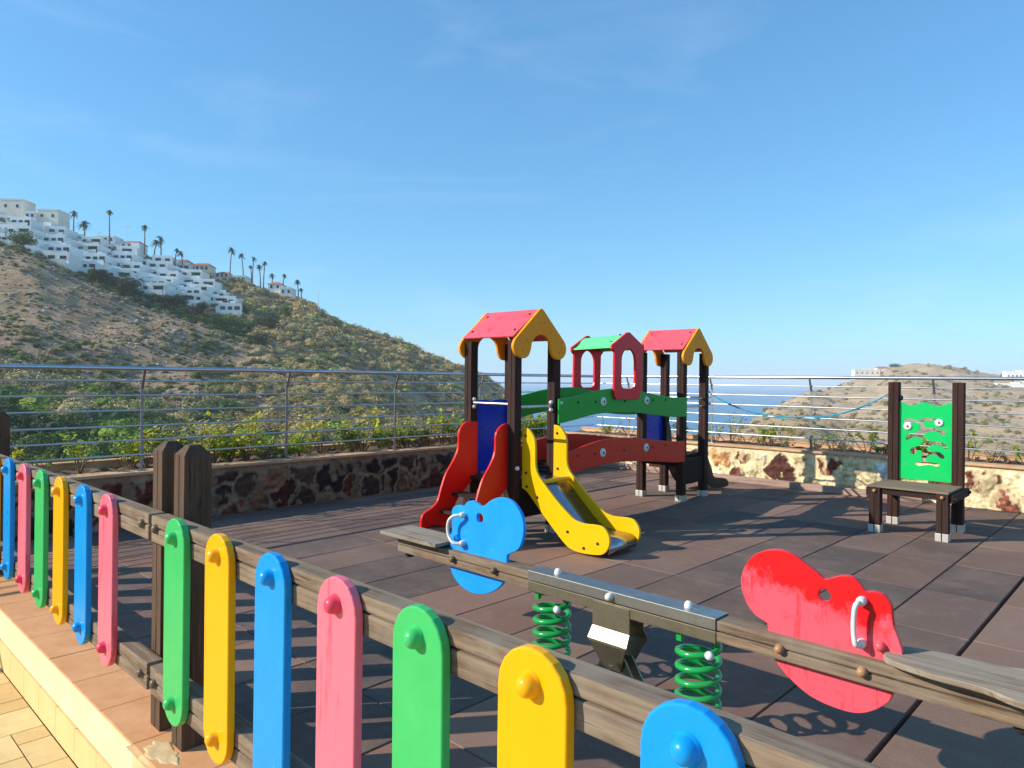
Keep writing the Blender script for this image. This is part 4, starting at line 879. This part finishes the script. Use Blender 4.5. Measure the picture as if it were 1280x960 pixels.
b = MB(); b.add([(-30000, -3000, -40), (30000, -3000, -40), (30000, 30000, -40), (-30000, 30000, -40)], [(0, 1, 2, 3)])
t = NT('sea_water'); v = t.coord((1, 1, 1)); t.bump(t.noise(v, 0.35, 5, 0.6), 0.25, 0.6)
o = b.build('sea', t.fin(lin(24, 104, 146), 0.32)); tag(o, kind='structure')
o = MB().box(-30100, 30100, -3100, 30100, -90, 100).build('haze', bpy.data.materials.new('haze_air')); tag(o, kind='stuff')
_m = o.data.materials[0]; _m.use_nodes = True; _n = _m.node_tree.nodes; _n.clear(); _o = _n.new('ShaderNodeOutputMaterial'); _v = _n.new('ShaderNodeVolumePrincipled')
_v.inputs['Color'].default_value = (0.92, 0.95, 0.98, 1); _v.inputs['Density'].default_value = 0.00026; _v.inputs['Anisotropy'].default_value = 0.0; _m.node_tree.links.new(_v.outputs[0], _o.inputs['Volume'])
# ------------------------------------------------------------------ foliage builders
def blob_faces(n, rad=(1, 1, 0.75), leaf=0.22, seed=0, flat=0.0, shell=0.55, up=0.0):
    """n leaf-sized triangles filling a lumpy crown -> verts (n*3,3)"""
    r = np.random.RandomState(seed); d = r.normal(size=(n, 3)); d /= np.linalg.norm(d, axis=1)[:, None]
    lum = np.zeros(n)
    for k in range(6):
        a = r.normal(size=3); a /= np.linalg.norm(a); lum = np.maximum(lum, np.clip((d @ a - 0.55) / 0.45, 0, 1) * r.uniform(0.2, 0.45))
    rad_ = (shell + (1 - shell) * r.rand(n) ** 0.5) * (0.78 + lum)
    c = d * rad_[:, None] * np.array(rad); c[:, 2] = np.maximum(c[:, 2], -rad[2] * 0.55)
    a = r.normal(size=(n, 3)); a = a * 0.7 + d * 0.2; a -= (a * d).sum(1)[:, None] * d * 0.5; a /= np.linalg.norm(a, axis=1)[:, None]
    b = np.cross(a, d + r.normal(size=(n, 3)) * 0.6); b /= np.linalg.norm(b, axis=1)[:, None] + 1e-9
    s = leaf * r.uniform(0.6, 1.3, n)[:, None]
    return np.stack([c - a * s * 0.6, c + a * s * 0.6 + b * s * 0.25, c + b * s * 0.8], 1).reshape(-1, 3)
def cushion(seed, sub, n, leaf):
    r = np.random.RandomState(seed); b = bmesh.new(); bmesh.ops.create_icosphere(b, subdivisions=sub, radius=1); P = np.array([v.co[:] for v in b.verts]); F = np.array([[v.index for v in f.verts] for f in b.faces]); b.free()
    o = r.uniform(0, 90, 3); d = fbm(P[:, 0] * 1.6 + o[0], P[:, 1] * 1.6 + P[:, 2] * 2.1 + o[1], 4); P = P * (0.70 + 0.42 * d)[:, None] * np.array([1, 1, .78]); P[:, 2] = np.maximum(P[:, 2], -.45)
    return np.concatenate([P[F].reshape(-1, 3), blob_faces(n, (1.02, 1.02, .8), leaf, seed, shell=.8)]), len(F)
def tri_mesh(name, vs, cols, mat):
    n = len(vs) // 3; me = bpy.data.meshes.new(name); me.vertices.add(len(vs)); me.vertices.foreach_set('co', np.ascontiguousarray(vs, np.float32).ravel())
    me.loops.add(len(vs)); me.loops.foreach_set('vertex_index', np.arange(len(vs), dtype=np.int32)); me.polygons.add(n)
    me.polygons.foreach_set('loop_start', np.arange(0, len(vs), 3, dtype=np.int32)); me.polygons.foreach_set('loop_total', np.full(n, 3, np.int32)); me.update(calc_edges=True)
    a = me.color_attributes.new('tint', 'FLOAT_COLOR', 'CORNER'); c = np.ones((len(vs), 4), np.float32); c[:, :3] = np.repeat(cols, 3, axis=0); a.data.foreach_set('color', c.ravel()); me.materials.append(mat); return me
SCRUB = np.array([lin(154, 144, 96)[:3], lin(134, 132, 76)[:3], lin(178, 160, 110)[:3], lin(118, 128, 66)[:3], lin(164, 156, 126)[:3], lin(148, 134, 98)[:3]])
GREENS = np.array([lin(112, 138, 50)[:3], lin(140, 156, 62)[:3], lin(86, 112, 52)[:3], lin(72, 96, 50)[:3]])
def scatter():
    r = np.random.RandomState(5); near = [cushion(k, 3, 900, .12) for k in range(6)]; mid = [cushion(k + 9, 2, 280, .17) for k in range(6)]; far = [cushion(k + 19, 1, 90, .26) for k in range(6)]
    allv = []; allc = []; big = []
    N = 15000
    # left hillside: sample in picture columns and range
    px = r.uniform(-420, 740, N); Y = 70 + (285 - 70) * r.rand(N) ** 0.85
    px2 = r.uniform(860, 1750, 5500); Y2 = 70 + (610 - 70) * r.rand(5500) ** 0.9
    PX = np.concatenate([px, px2]); Yv = np.concatenate([Y, Y2]); Z = terr(PX, Yv); Xv = (PX - 640) / FPX * Yv
    dens = fbm(Xv / 22 + 3, Yv / 22 + 8, 4)
    for k in range(len(PX)):
        left = k < N; p = PX[k]; y = Yv[k]
        if left:
            s_y = np.interp(p, spx, spy)
            # bare scree in the upper part of the near spur
            bare = np.clip((y - 105) / 60, 0, 1) * np.clip((330 - p) / 200, 0, 1) if y < 195 else 0.0
            if 200 < y and p < 285: keep = 0.25
            else: keep = 0.97 - 0.45 * bare
            if dens[k] < -0.35 + bare * 0.3: keep *= 0.4
            size = r.uniform(0.5, 1.25) * r.choice([1.0, 1.0, 1.6]) * (1.0 if y < 190 else 1.15) * (1 - 0.55 * bare)
            gully = 196 < y < 220 and 110 < p < 310
            if gully: keep = 1.0; size = r.uniform(1.0, 2.1)
        else:
            keep = 0.8 if dens[k] > -0.15 else 0.22; size = r.uniform(0.4, 1.5)
            if y > 300: keep *= 0.7; size *= 1.4
        if r.rand() > keep: continue
        g = r.rand(); low = np.clip((120 - y) / 40, 0, 1)
        if left and g < 0.12 + 0.30 * low + (0.12 if (p > 250 and 100 < y < 170) else 0): col = GREENS[r.randint(4)]
        else: col = SCRUB[r.randint(6)]
        if left and gully: col = GREENS[2 + r.randint(2)] * 0.75  # dark gully scrub, with the gully's shade put into its green
        elif left and y < 98 and p < 240: col = GREENS[2 + r.randint(2)] * r.uniform(0.35, 0.9)  # dark-leaved bushes; the shade on them is also put into the green
        elif left and p > 290 and g > (0.22 if y < 125 else 0.08): col = SCRUB[[0, 2, 5, 4][r.randint(4)]] * np.array([1.1, 1.0, 0.85])
        if left and p > 290 and y > 150 and not gully: col = col * 1.3  # flank faces away from the sun: sunlight is put into paler scrub
        if not left: col = col * np.array([1.08, 1.0, 0.95])
        col = col * r.uniform(0.85, 1.3)
        sub, nb = (far if y > 230 else (mid if y > 112 else near))[r.randint(6)]
        if left and y < 130: size *= 1.5
        if left and y < 110 and len(big) < 160 and r.rand() < 0.35 and p > -20: big.append((Xv[k], y, Z[k], size * 1.25, col)); continue
        a = r.uniform(0, 6.28); ca, sa = math.cos(a), math.sin(a); v = sub * size * np.array([r.uniform(0.9, 1.4), r.uniform(0.9, 1.3), r.uniform(0.7, 1.1)])
        v = np.stack([v[:, 0] * ca - v[:, 1] * sa, v[:, 0] * sa + v[:, 1] * ca, v[:, 2]], -1) + np.array([Xv[k], y, Z[k] + 0.28 * size])
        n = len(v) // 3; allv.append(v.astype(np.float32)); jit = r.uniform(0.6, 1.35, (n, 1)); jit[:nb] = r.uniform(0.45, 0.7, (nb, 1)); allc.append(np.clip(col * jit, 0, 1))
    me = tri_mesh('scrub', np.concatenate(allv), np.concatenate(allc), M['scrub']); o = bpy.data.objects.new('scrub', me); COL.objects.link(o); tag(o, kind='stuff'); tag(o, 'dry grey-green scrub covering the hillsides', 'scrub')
    # the nearest bushes one by one
    protos = []
    for k in range(8):
        col = (SCRUB[k % 6] if k < 4 else GREENS[k - 4]); v, nb = cushion(50 + k, 3, 700, .12); v = v * 1.1; n = len(v) // 3
        protos.append(tri_mesh('hillside_shrub', v, np.clip(col * np.random.RandomState(k).uniform(0.65, 1.35, (n, 1)), 0, 1), M['scrub']))
    for k, (x, y, z, s, c) in enumerate(big):
        gi = r.randint(4) if c[1] < c[0] * 1.12 else 4 + r.randint(4)
        o = bpy.data.objects.new('hillside_shrub', protos[gi]); COL.objects.link(o); o.location = (x, y, z + 0.3 * s); o.scale = (s, s, s * r.uniform(0.8, 1.1)); o.rotation_euler = (0, 0, r.uniform(0, 6.28))
        tag(o, ('rounded dry grey-brown shrub on the lower left hillside beyond the railing' if gi < 4 else 'rounded green shrub on the lower left hillside beyond the railing'), 'shrub', 'dry shrubs on the lower hillside' if gi < 4 else 'green shrubs on the lower hillside')
scatter()
# stones on the scree
def rocks():
    r = np.random.RandomState(9); vs = []; cs = []
    ico = bmesh.new(); bmesh.ops.create_icosphere(ico, subdivisions=1, radius=1); P = np.array([v.co[:] for v in ico.verts]); F = np.array([[v.index for v in f.verts] for f in ico.faces]); ico.free()
    n = 9000; px = r.uniform(-300, 420, n); Y = r.uniform(80, 195, n); px = np.concatenate([px, r.uniform(900, 1700, 900)]); Y = np.concatenate([Y, r.uniform(90, 600, 900)]); Z = terr(px, Y)
    for k in range(len(px)):
        s = r.uniform(0.08, 0.2) * r.choice([1, 1, 1.5, 2.6]) * (1 if Y[k] < 200 else 1.6); v = P * (1 + r.uniform(-0.25, 0.25, (len(P), 1))) * s * np.array([r.uniform(.8, 1.5), r.uniform(.8, 1.4), r.uniform(.5, .9)]) + np.array([(px[k] - 640) / FPX * Y[k], Y[k], Z[k] + 0.1 * s])
        vs.append(v[F].reshape(-1, 3)); c = np.array(lin(*[(168, 150, 128), (134, 118, 102), (190, 172, 150), (96, 84, 74)][r.randint(4)])[:3]); cs.append(np.tile(c, (len(F), 1)))
    me = tri_mesh('loose_stones', np.concatenate(vs), np.concatenate(cs), M['paver']); o = bpy.data.objects.new('loose_stones', me); COL.objects.link(o); tag(o, 'loose grey stones strewn over the hillsides', 'stones', kind='stuff')
rocks()
# ------------------------------------------------------------------ trees on the hill
def place(px, y, Y): return ((px - 640) / FPX * Y, Y, zat(px, y, Y))
def tree(px, ybase, Y, w, h, label, dark=0.0, seed=0):
    """w,h in picture pixels at that range"""
    k = Y / FPX; X, Yw, z = place(px, ybase, Y); zt = float(terr(px, Y)[0]); H = h * k; Wd = w * k / 2
    r = empty('tree', (X, Yw, z), 0, label, 'tree', None)
    b = MB(); b.tube([(0, 0, -2.0), (0.1, 0, H * 0.25), (0.0, 0.1, H * 0.55)], 0.3, 8, radii=[0.05 * H + .1, 0.04 * H, 0.02 * H])
    for q in range(4): a = q * 1.6 + seed; b.tube([(0.05, 0, H * 0.2), (math.cos(a) * Wd * 0.5, math.sin(a) * Wd * 0.5, H * 0.5)], 0.1, 6, radii=[0.03 * H, 0.012 * H])
    b.build('trunk', M['trunk'], r)
    rs = np.random.RandomState(seed + 300); vs = []
    for c in range(9):
        cc = np.array([rs.uniform(-.6, .6) * Wd, rs.uniform(-.5, .5) * Wd, H * rs.uniform(0.28, 0.78)])
        vs.append(blob_faces(260, (Wd * .55, Wd * .55, H * .26), 0.28 + 0.02 * Wd, seed * 20 + c, shell=0.35) + cc)
    v = np.concatenate(vs); n = len(v) // 3
    g = np.array([lin(58, 78, 44)[:3], lin(46, 64, 42)[:3], lin(92, 112, 52)[:3]][seed % 3]) * (1 - dark)
    me = tri_mesh('crown', v, np.clip(g * rs.uniform(0.6, 1.4, (n, 1)), 0, 1), M['scrub']); o = bpy.data.objects.new('crown', me); COL.objects.link(o); o.parent = r
tree(27, 312, 196, 36, 28, 'round green tree in front of the white flats at the far left edge', 0, 2)
tree(160, 374, 198, 40, 34, 'broad dark green tree below the middle of the white terraced flats', 0, 0)
tree(213, 391, 200, 38, 26, 'dark spreading tree below the right half of the white flats', 0.1, 1)
tree(250, 397, 215, 22, 20, 'small dark tree against the lowest white flats', 0.1, 4)
tree(274, 418, 205, 38, 30, 'bright green topped tree below the lower end of the white flats', 0, 5)
tree(301, 398, 232, 18, 18, 'small dark tree just right of the lowest white flat', 0.1, 7)
tree(334, 412, 225, 40, 24, 'low wide green tree on the slope right of the white flats', 0, 3)
tree(120, 352, 205, 26, 18, 'low olive tree left of the broad dark tree below the flats', 0, 9)
tree(356, 396, 240, 16, 16, 'small pale green tree on the slope right of the wide tree', -0.1, 8)
tree(320, 440, 190, 34, 26, 'dark green bush filling the gully below the flats', 0.05, 6)
def palm(px, ytop, ybase, Y, label, cr=1.0, seed=0, bushy=False):
    k = Y / FPX; X, Yw, z = place(px, ybase, Y); H = (ybase - ytop) * k
    r = empty('palm_tree', (X, Yw, z), 0, label, 'palm tree', 'palms along the ridge')
    rs = np.random.RandomState(seed); bend = rs.uniform(-.9, .9)
    b = MB(); b.tube([(0, 0, -2.5), (bend * .2, 0, H * .3), (bend * .6, 0, H * .65), (bend, 0, H * 0.93)], .2, 8, radii=[.30, .24, .2, .19]); b.build('trunk', M['trunk'], r)
    vs = []; cs = []; F = 26 if not bushy else 44; L0 = (1.75 if not bushy else 2.6) * cr * rs.uniform(.8, 1.2)
    for f in range(F):
        a = rs.uniform(0, 6.28); el = rs.uniform(-0.7, 1.3); L = L0 * rs.uniform(.75, 1.1); n = 7; pts = []
        for i in range(n + 1):
            t = i / n; d = L * t; dr = 1.1 * t * t * L * 0.5
            pts.append(np.array([bend + math.cos(a) * d * math.cos(el), math.sin(a) * d * math.cos(el), H * .95 + math.sin(el) * d - dr]))
        sd_ = np.array([-math.sin(a), math.cos(a), 0])
        for i in range(n):
            w = 0.30 * cr * math.sin(math.pi * (0.15 + 0.8 * (i + .5) / n)) + 0.04; p, q = pts[i], pts[i + 1]; dn = np.array([0, 0, -0.5 * w])
            for s in (-1, 1): vs += [p, q, (p + q) / 2 + sd_ * w * s * 1.6 + dn]; cs.append(np.array(lin(66, 86, 52)[:3]) * rs.uniform(.6, 1.3))
    me = tri_mesh('crown', np.array(vs), np.array(cs), M['scrub']); o = bpy.data.objects.new('crown', me); COL.objects.link(o); o.parent = r
pl = [(90, 265, 284, 1, 0), (104, 279, 290, 1, 1), (135, 262, 298, 1.1, 0), (179, 282, 310, 1, 0), (191, 303, 318, 1, 1), (200, 296, 320, 1, 0), (217, 311, 330, .9, 0), (227, 315, 332, .9, 0),
      (286, 310, 342, 1, 0), (303, 317, 348, 1, 0), (314, 321, 352, 1, 0), (313.5, 332, 353, .8, 0), (324.5, 331, 355, .9, 0), (328, 327, 356, .9, 0), (339, 343, 358, .9, 0), (352, 343, 364, .9, 0), (372, 350, 374, .9, 0), (376, 361, 376, .7, 0)]
for i, (px, a, b_, cr, bu) in enumerate(pl):
    palm(px, a, b_, 284 if px > 240 else 268, ('bushy' if bu else 'slender') + ' palm on the ridge, ' + ORD[i] + ' palm counting from the left', cr * 1.0, i, bool(bu))
# ------------------------------------------------------------------ houses
M['white_wall'] = simple('white_wall', [(0.3, lin(228, 226, 218)), (0.7, lin(244, 242, 234))], .8, .85, .1)
M['cream_wall'] = simple('cream_wall', [(0.3, lin(228, 214, 190)), (0.7, lin(240, 228, 206))], .8, .85, .1)
M['glass'] = metal('window_glass', (0.03, 0.04, 0.05, 1), 0.15, 0.2, 0.2)
M['red_roof'] = simple('red_roof_tile', [(0.3, lin(176, 92, 70)), (0.7, lin(206, 126, 98))], 3)
M['awning'] = simple('green_awning', [(0.3, lin(60, 100, 84)), (0.7, lin(84, 124, 104))], 2)
def flat_proto(var):
    r = empty('terraced_flat', (0, 0, 0)); w = 6.6
    b = MB(); b.box(-w / 2, w / 2, 2.2, 10, -4, 2.75); b.box(-w / 2, w / 2, 2.2, 2.35, 2.75, 3.35); b.box(-w / 2, -w / 2 + .15, 2.35, 10, 2.75, 3.2)
    b.box(-w / 2, w / 2, 0, .18, -3.5, .95); b.box(-w / 2, w / 2, .18, 2.2, -3.5, 0.0)                 # terrace and its parapet
    b.box(-w / 2, -w / 2 + .2, .18, 2.2, 0, 2.2 if var % 2 else 1.3)
    if var == 2: b.box(w / 2 - 2.6, w / 2, 4, 9, 2.75, 4.9)
    if var == 3: b.cbox(-0.6, 0.6, 5, 6.2, 2.75, 4.2, .05)
    b.build('walls', M['white_wall'], r)
    wins = {0: [(-1.9, -.6, .1, 2.1), (1.1, 2.3, .9, 2.0)], 1: [(-2.6, -1.8, .9, 2.0), (0.2, 2.5, .1, 2.2)], 2: [(-1.2, 1.4, .1, 2.1)], 3: [(-2.4, -1.5, .8, 2.0), (-.3, .5, .8, 2.0), (1.5, 2.6, .1, 2.1)], 4: [(-2.2, .4, .3, 2.2), (1.6, 2.3, 1.0, 1.9)]}[var]
    for x0, x1, z0, z1 in wins:
        fr = MB(); fr.box(x0 - .2, x1 + .2, 2.13, 2.195, z0 - .08, z1 + .22); f = fr.build('window', M['glass'], r)
    if var == 1: MB().add([(-.1, 2.19, 2.5), (2.8, 2.19, 2.5), (2.8, .9, 2.1), (-.1, .9, 2.1), (-.1, 2.19, 2.44), (2.8, 2.19, 2.44), (2.8, .9, 2.04), (-.1, .9, 2.04)], [(0, 1, 2, 3), (4, 7, 6, 5), (0, 4, 5, 1), (1, 5, 6, 2), (2, 6, 7, 3), (3, 7, 4, 0)]).build('awning', M['awning'], r)
    if var == 4:
        b = MB(); b.box(-2.4, .6, .4, 2.1, 2.25, 2.35)
        for x in (-2.35, .5): b.box(x, x + .08, .45, .53, 0, 2.25)
        b.build('pergola', M['twig'], r)
    return r
protos = [flat_proto(k) for k in range(5)]; used = set()
rows = [  # (px start, y base start, px end, y base end)
    (-60, 262, 232, 340), (-60, 276, 246, 352), (-60, 289, 262, 364), (-60, 302, 276, 375), (66, 331, 288, 386), (150, 358, 296, 396)]
rowname = ['topmost', 'second', 'third', 'fourth', 'fifth', 'lowest']
def flats():
    r = random.Random(4)
    for ri, (xa, ya, xb, yb) in enumerate(rows):
        n = int((xb - xa) / 21.5)
        for k in range(n):
            t = (k + .5) / n; px = xa + (xb - xa) * t; Yd = 262 - ri * 9.5 + (6 if px > 200 else 0)
            stepq = 0.5 + 0.5 * math.sin(px * .05 + 1); y = ya + (yb - ya) * t
            # stepped blocks: quantise the drop so groups of flats share a level
            q = 2; t2 = (math.floor(k / q) * q + q * .5) / n; y = ya + (yb - ya) * (t * .45 + t2 * .55)
            Yc_ = np.arange(206, 272, 1.0); yt_ = np.array([HY(px) - (float(z_) - EYE) * FPX / Y_ for z_, Y_ in zip(terr(np.full(len(Yc_), xa + (xb - xa) * t2), Yc_), Yc_)]); ok_ = np.where(yt_ <= y + 1.0)[0]; Yd = float(Yc_[ok_[0]]) if len(ok_) else 268.0
            if ri == 0 and (px > 100 and r.random() < .25): continue
            if ri >= 4 and k == 0 and r.random() < .5: continue
            var = r.choice([0, 1, 2, 3, 4, 0, 3]) if ri == 0 else r.choice([0, 1, 3, 4, 0, 1, 3])
            if var in used: o = copy_tree(protos[var])
            else: o = protos[var]; used.add(var)
            o.location = place(px, y, Yd); o.rotation_euler = (0, 0, R(5 + r.uniform(-2, 2))); s = Yd / 262; o.scale = (1.12, 1, r.uniform(.96, 1.06))
            kk = k + 1
            tag(o, f'white terraced flat, {ORD[k]} from the left in the {rowname[ri]} row of the hillside block', 'flat', 'white terraced flats on the hillside')
flats()
for k, p in enumerate(protos):
    if k not in used:
        for c in list(p.children): bpy.data.objects.remove(c)
        bpy.data.objects.remove(p)
def villa(px, y, Y, wpx, hpx, label, wall='white_wall', roof=None, wins=3, rz=4, d=8, name='villa', group=None):
    k = Y / FPX; w = wpx * k; h = hpx * k; r = empty(name, place(px, y, Y), R(rz), label, 'house', group)
    MB().box(-w / 2, w / 2, 0, d, -4, h).build('walls', M[wall], r)
    if roof == 'red':
        o_ = 0.4; b = MB(); hh = h + 1.3
        b.add([(-w / 2 - o_, -o_, h + .003), (w / 2 + o_, -o_, h + .003), (w / 2 + o_, d + o_, h + .003), (-w / 2 - o_, d + o_, h + .003), (-w / 2 + 1.5, d / 2, hh), (w / 2 - 1.5, d / 2, hh)], [(0, 1, 5, 4), (1, 2, 5), (2, 3, 4, 5), (3, 0, 4), (3, 2, 1, 0)]); b.build('roof', M['red_roof'], r)
    else:
        b = MB(); b.box(-w / 2 - .1, w / 2 + .1, -.1, .12, h + .003, h + .55); b.box(-w / 2 - .1, -w / 2 + .12, .121, d, h + .003, h + .55); b.box(w / 2 - .12, w / 2 + .1, .121, d, h + .003, h + .55); b.box(-w*.1, w*.15, d * .5, d * .5 + 1.2, h + .003, h + 1.5); b.build('parapet', M[wall], r)
    for q in range(wins):
        cxx = -w / 2 + w * (q + .5) / wins; f = MB().box(cxx - .45, cxx + .45, -.07, -.003, h * .35, h * .35 + 1.2).build('window', M['glass'], r)
villa(12, 264, 272, 28, 14, 'cream flat-roofed house at the very top left of the hill', 'cream_wall', None, 2)
villa(57, 276, 270, 26, 13, 'cream flat-roofed house above the flats, right of the topmost cream one', 'cream_wall', None, 2)
villa(35, 274, 268, 12, 8, 'small white house between the two cream houses at the top left', 'white_wall', None, 2)
villa(222, 333, 275, 18, 7, 'red-roofed villa on the ridge, left of the larger one', 'cream_wall', 'red', 3)
villa(248, 340, 276, 22, 9, 'red-roofed cream villa with arches at the right end of the flats', 'cream_wall', 'red', 4)
villa(276, 348, 280, 16, 6, 'low cream house with red roof on the ridge beside the palms', 'cream_wall', 'red', 3)
villa(297, 353, 280, 16, 7, 'small white house on the ridge under the tallest palms', 'white_wall', None, 3)
villa(342, 363, 280, 16, 8, 'white house on the ridge right of the palm cluster', 'white_wall', 'red', 2)
villa(356, 369, 279, 14, 8, 'last small white house down the ridge before the lone palm', 'white_wall', None, 2)
villa(160, 312, 272, 22, 9, 'white house with red roof behind the flats near the lamp posts', 'white_wall', 'red', 3)
villa(130, 304, 272, 20, 8, 'white house behind the flats under the tall lone palm', 'white_wall', None, 3)
# right hill buildings
villa(1084, 469, 590, 30, 6, 'long low pinkish building at the seaward tip of the right hill', 'cream_wall', None, 5, -10)
villa(1104, 466, 595, 14, 6, 'small red-roofed building right of the pinkish one on the right hill', 'cream_wall', 'red', 2, -10)
villa(1276, 474, 560, 30, 9, 'white hotel on the crest at the right edge of the photo', 'white_wall', None, 7, -20, 12, 'hotel')
villa(1270, 489, 520, 40, 9, 'white row of flats just below the hotel at the right edge', 'white_wall', None, 9, -20, 8, 'hotel')
villa(1226, 481, 560, 20, 4, 'low white building left of the hotel on the right hill', 'white_wall', None, 3, -20)
tree(1150, 482, 560, 16, 15, 'pair of dark trees grown together on the right hill below its summit', .1, 12)
tree(1162, 482, 560, 10, 10, 'small dark tree right of the dark pair on the right hill', .1, 13)
tree(1186, 483, 560, 24, 12, 'low wide dark tree on the right hill behind the green panel', .1, 15)
tree(1120, 464, 600, 18, 10, 'dark tree beside the small red-roofed building on the right hill', .1, 16)
tree(1262, 474, 575, 14, 10, 'dark tree on the crest just left of the hotel', .1, 17)
for i, (px, a, b_) in enumerate([(157.5, 283, 312), (397, 362, 384), (121, 290, 306)]):
    k = 270 / FPX; r = empty('street_lamp', place(px, b_, 270), 0, ['slim street lamp with two arms above the flats between two tall palms', 'slim mast on the ridge right of the last palm', 'short street lamp on the ridge left of the tall lone palm'][i], 'street lamp', 'street lamps on the ridge')
    H = (b_ - a) * k; MB().tube([(0, 0, -3), (0, 0, H)], .09, 8, radii=[.1, .06]).build('pole', M['foot'], r)
    if i != 1: MB().box(-1.3, 1.3, -.06, .06, H - .1, H + .04).build('arm', M['foot'], r)
# ------------------------------------------------------------------ planter shrubs
PC = [np.array(lin(164, 180, 44)[:3]), np.array(lin(206, 200, 56)[:3]), np.array(lin(124, 146, 50)[:3]), np.array(lin(170, 150, 92)[:3])]
def plant_mesh(seed, h, leaves, col, spread=0.3):
    r = np.random.RandomState(seed); b = MB(); vs = []; cs = []
    for s in range(7):
        a = r.uniform(0, 6.28); d = r.uniform(.1, spread); top = np.array([math.cos(a) * d, math.sin(a) * d * .8, h * r.uniform(.55, 1.0)])
        mid = top * .5 + r.normal(size=3) * .03; b.tube([(0, 0, -.04), tuple(mid), tuple(top)], .004, 5, radii=[.006, .004, .002])
        for l in range(leaves):
            t = r.uniform(.35, 1.05); p = mid + (top - mid) * min(1, max(0, (t - .4) / .6)) + r.normal(size=3) * .015
            aa = r.uniform(0, 6.28); el = r.uniform(-.5, .9); dr = np.array([math.cos(aa) * math.cos(el), math.sin(aa) * math.cos(el), math.sin(el)]); L = r.uniform(.035, .075); sd_ = np.cross(dr, [0, 0, 1]); sd_ /= np.linalg.norm(sd_) + 1e-6; w = L * .3
            m1 = p + dr * L * .45 + sd_ * w - np.array([0, 0, .004]); m2 = p + dr * L * .45 - sd_ * w - np.array([0, 0, .004]); e = p + dr * L - np.array([0, 0, .01])
            vs += [p, m1, e, p, e, m2]; c = col * r.uniform(.7, 1.3); cs += [c, c]
    lm = tri_mesh('leaves', np.array(vs), np.clip(np.array(cs), 0, 1), M['leaf']); return b, lm
PP = []
for k in range(8):
    b, lm = plant_mesh(70 + k, [.34, .45, .30, .38, .5, .28, .40, .33][k], [26, 20, 34, 16, 14, 30, 22, 9][k], PC[[0, 1, 2, 0, 1, 0, 2, 3][k]], [.26, .3, .24, .3, .34, .22, .3, .3][k])
    r = empty('planter_shrub', (0, 0, -50)); b.build('stems', M['twig'], r); o = bpy.data.objects.new('foliage', lm); COL.objects.link(o); o.parent = r; PP.append(r)
def planters():
    r = random.Random(8); first = set(); n = 0
    spots = []
    v = 0.2
    while v < 9.2: spots.append(('L', -7.75 + r.uniform(-.2, .14), v)); v += r.uniform(.12, .30) * (1.5 if v < 2.4 else .6)
    u = -7.4
    while u < 1.8: spots.append(('R', u, 10.25 + r.uniform(-.2, .2))); u += r.uniform(.15, .36) * (2.0 if -7 < u < -5.6 else 1)
    cnt = {}
    for side, a, c in spots:
        k = r.randrange(8)
        if side == 'R' and k in (1,): k = 7
        if k in first: o = copy_tree(PP[k])
        else: o = PP[k]; first.add(k)
        x, y = G(a, c); o.location = (x, y, .475); s = r.uniform(.8, 1.35) * (.85 if side == 'R' else 1) * (0.8 if side == 'L' and c < 2 else 1); o.scale = (s, s, s); o.rotation_euler = (0, 0, r.uniform(0, 6.28))
        kind = ['leafy yellow-green', 'yellow-leaved', 'dense green', 'open yellow-green', 'tall sparse yellow', 'low bright green', 'loose green', 'dry brown-leaved'][k]
        tag(o, f'{kind} shrub growing in the planter behind the ' + ('shaded left wall' if side == 'L' else 'sunlit right wall'), 'shrub', f'{kind} shrubs in the ' + ('left' if side == 'L' else 'right') + ' planter')
    for k in range(8):
        if k not in first:
            for ch in list(PP[k].children): bpy.data.objects.remove(ch)
            bpy.data.objects.remove(PP[k])
planters()
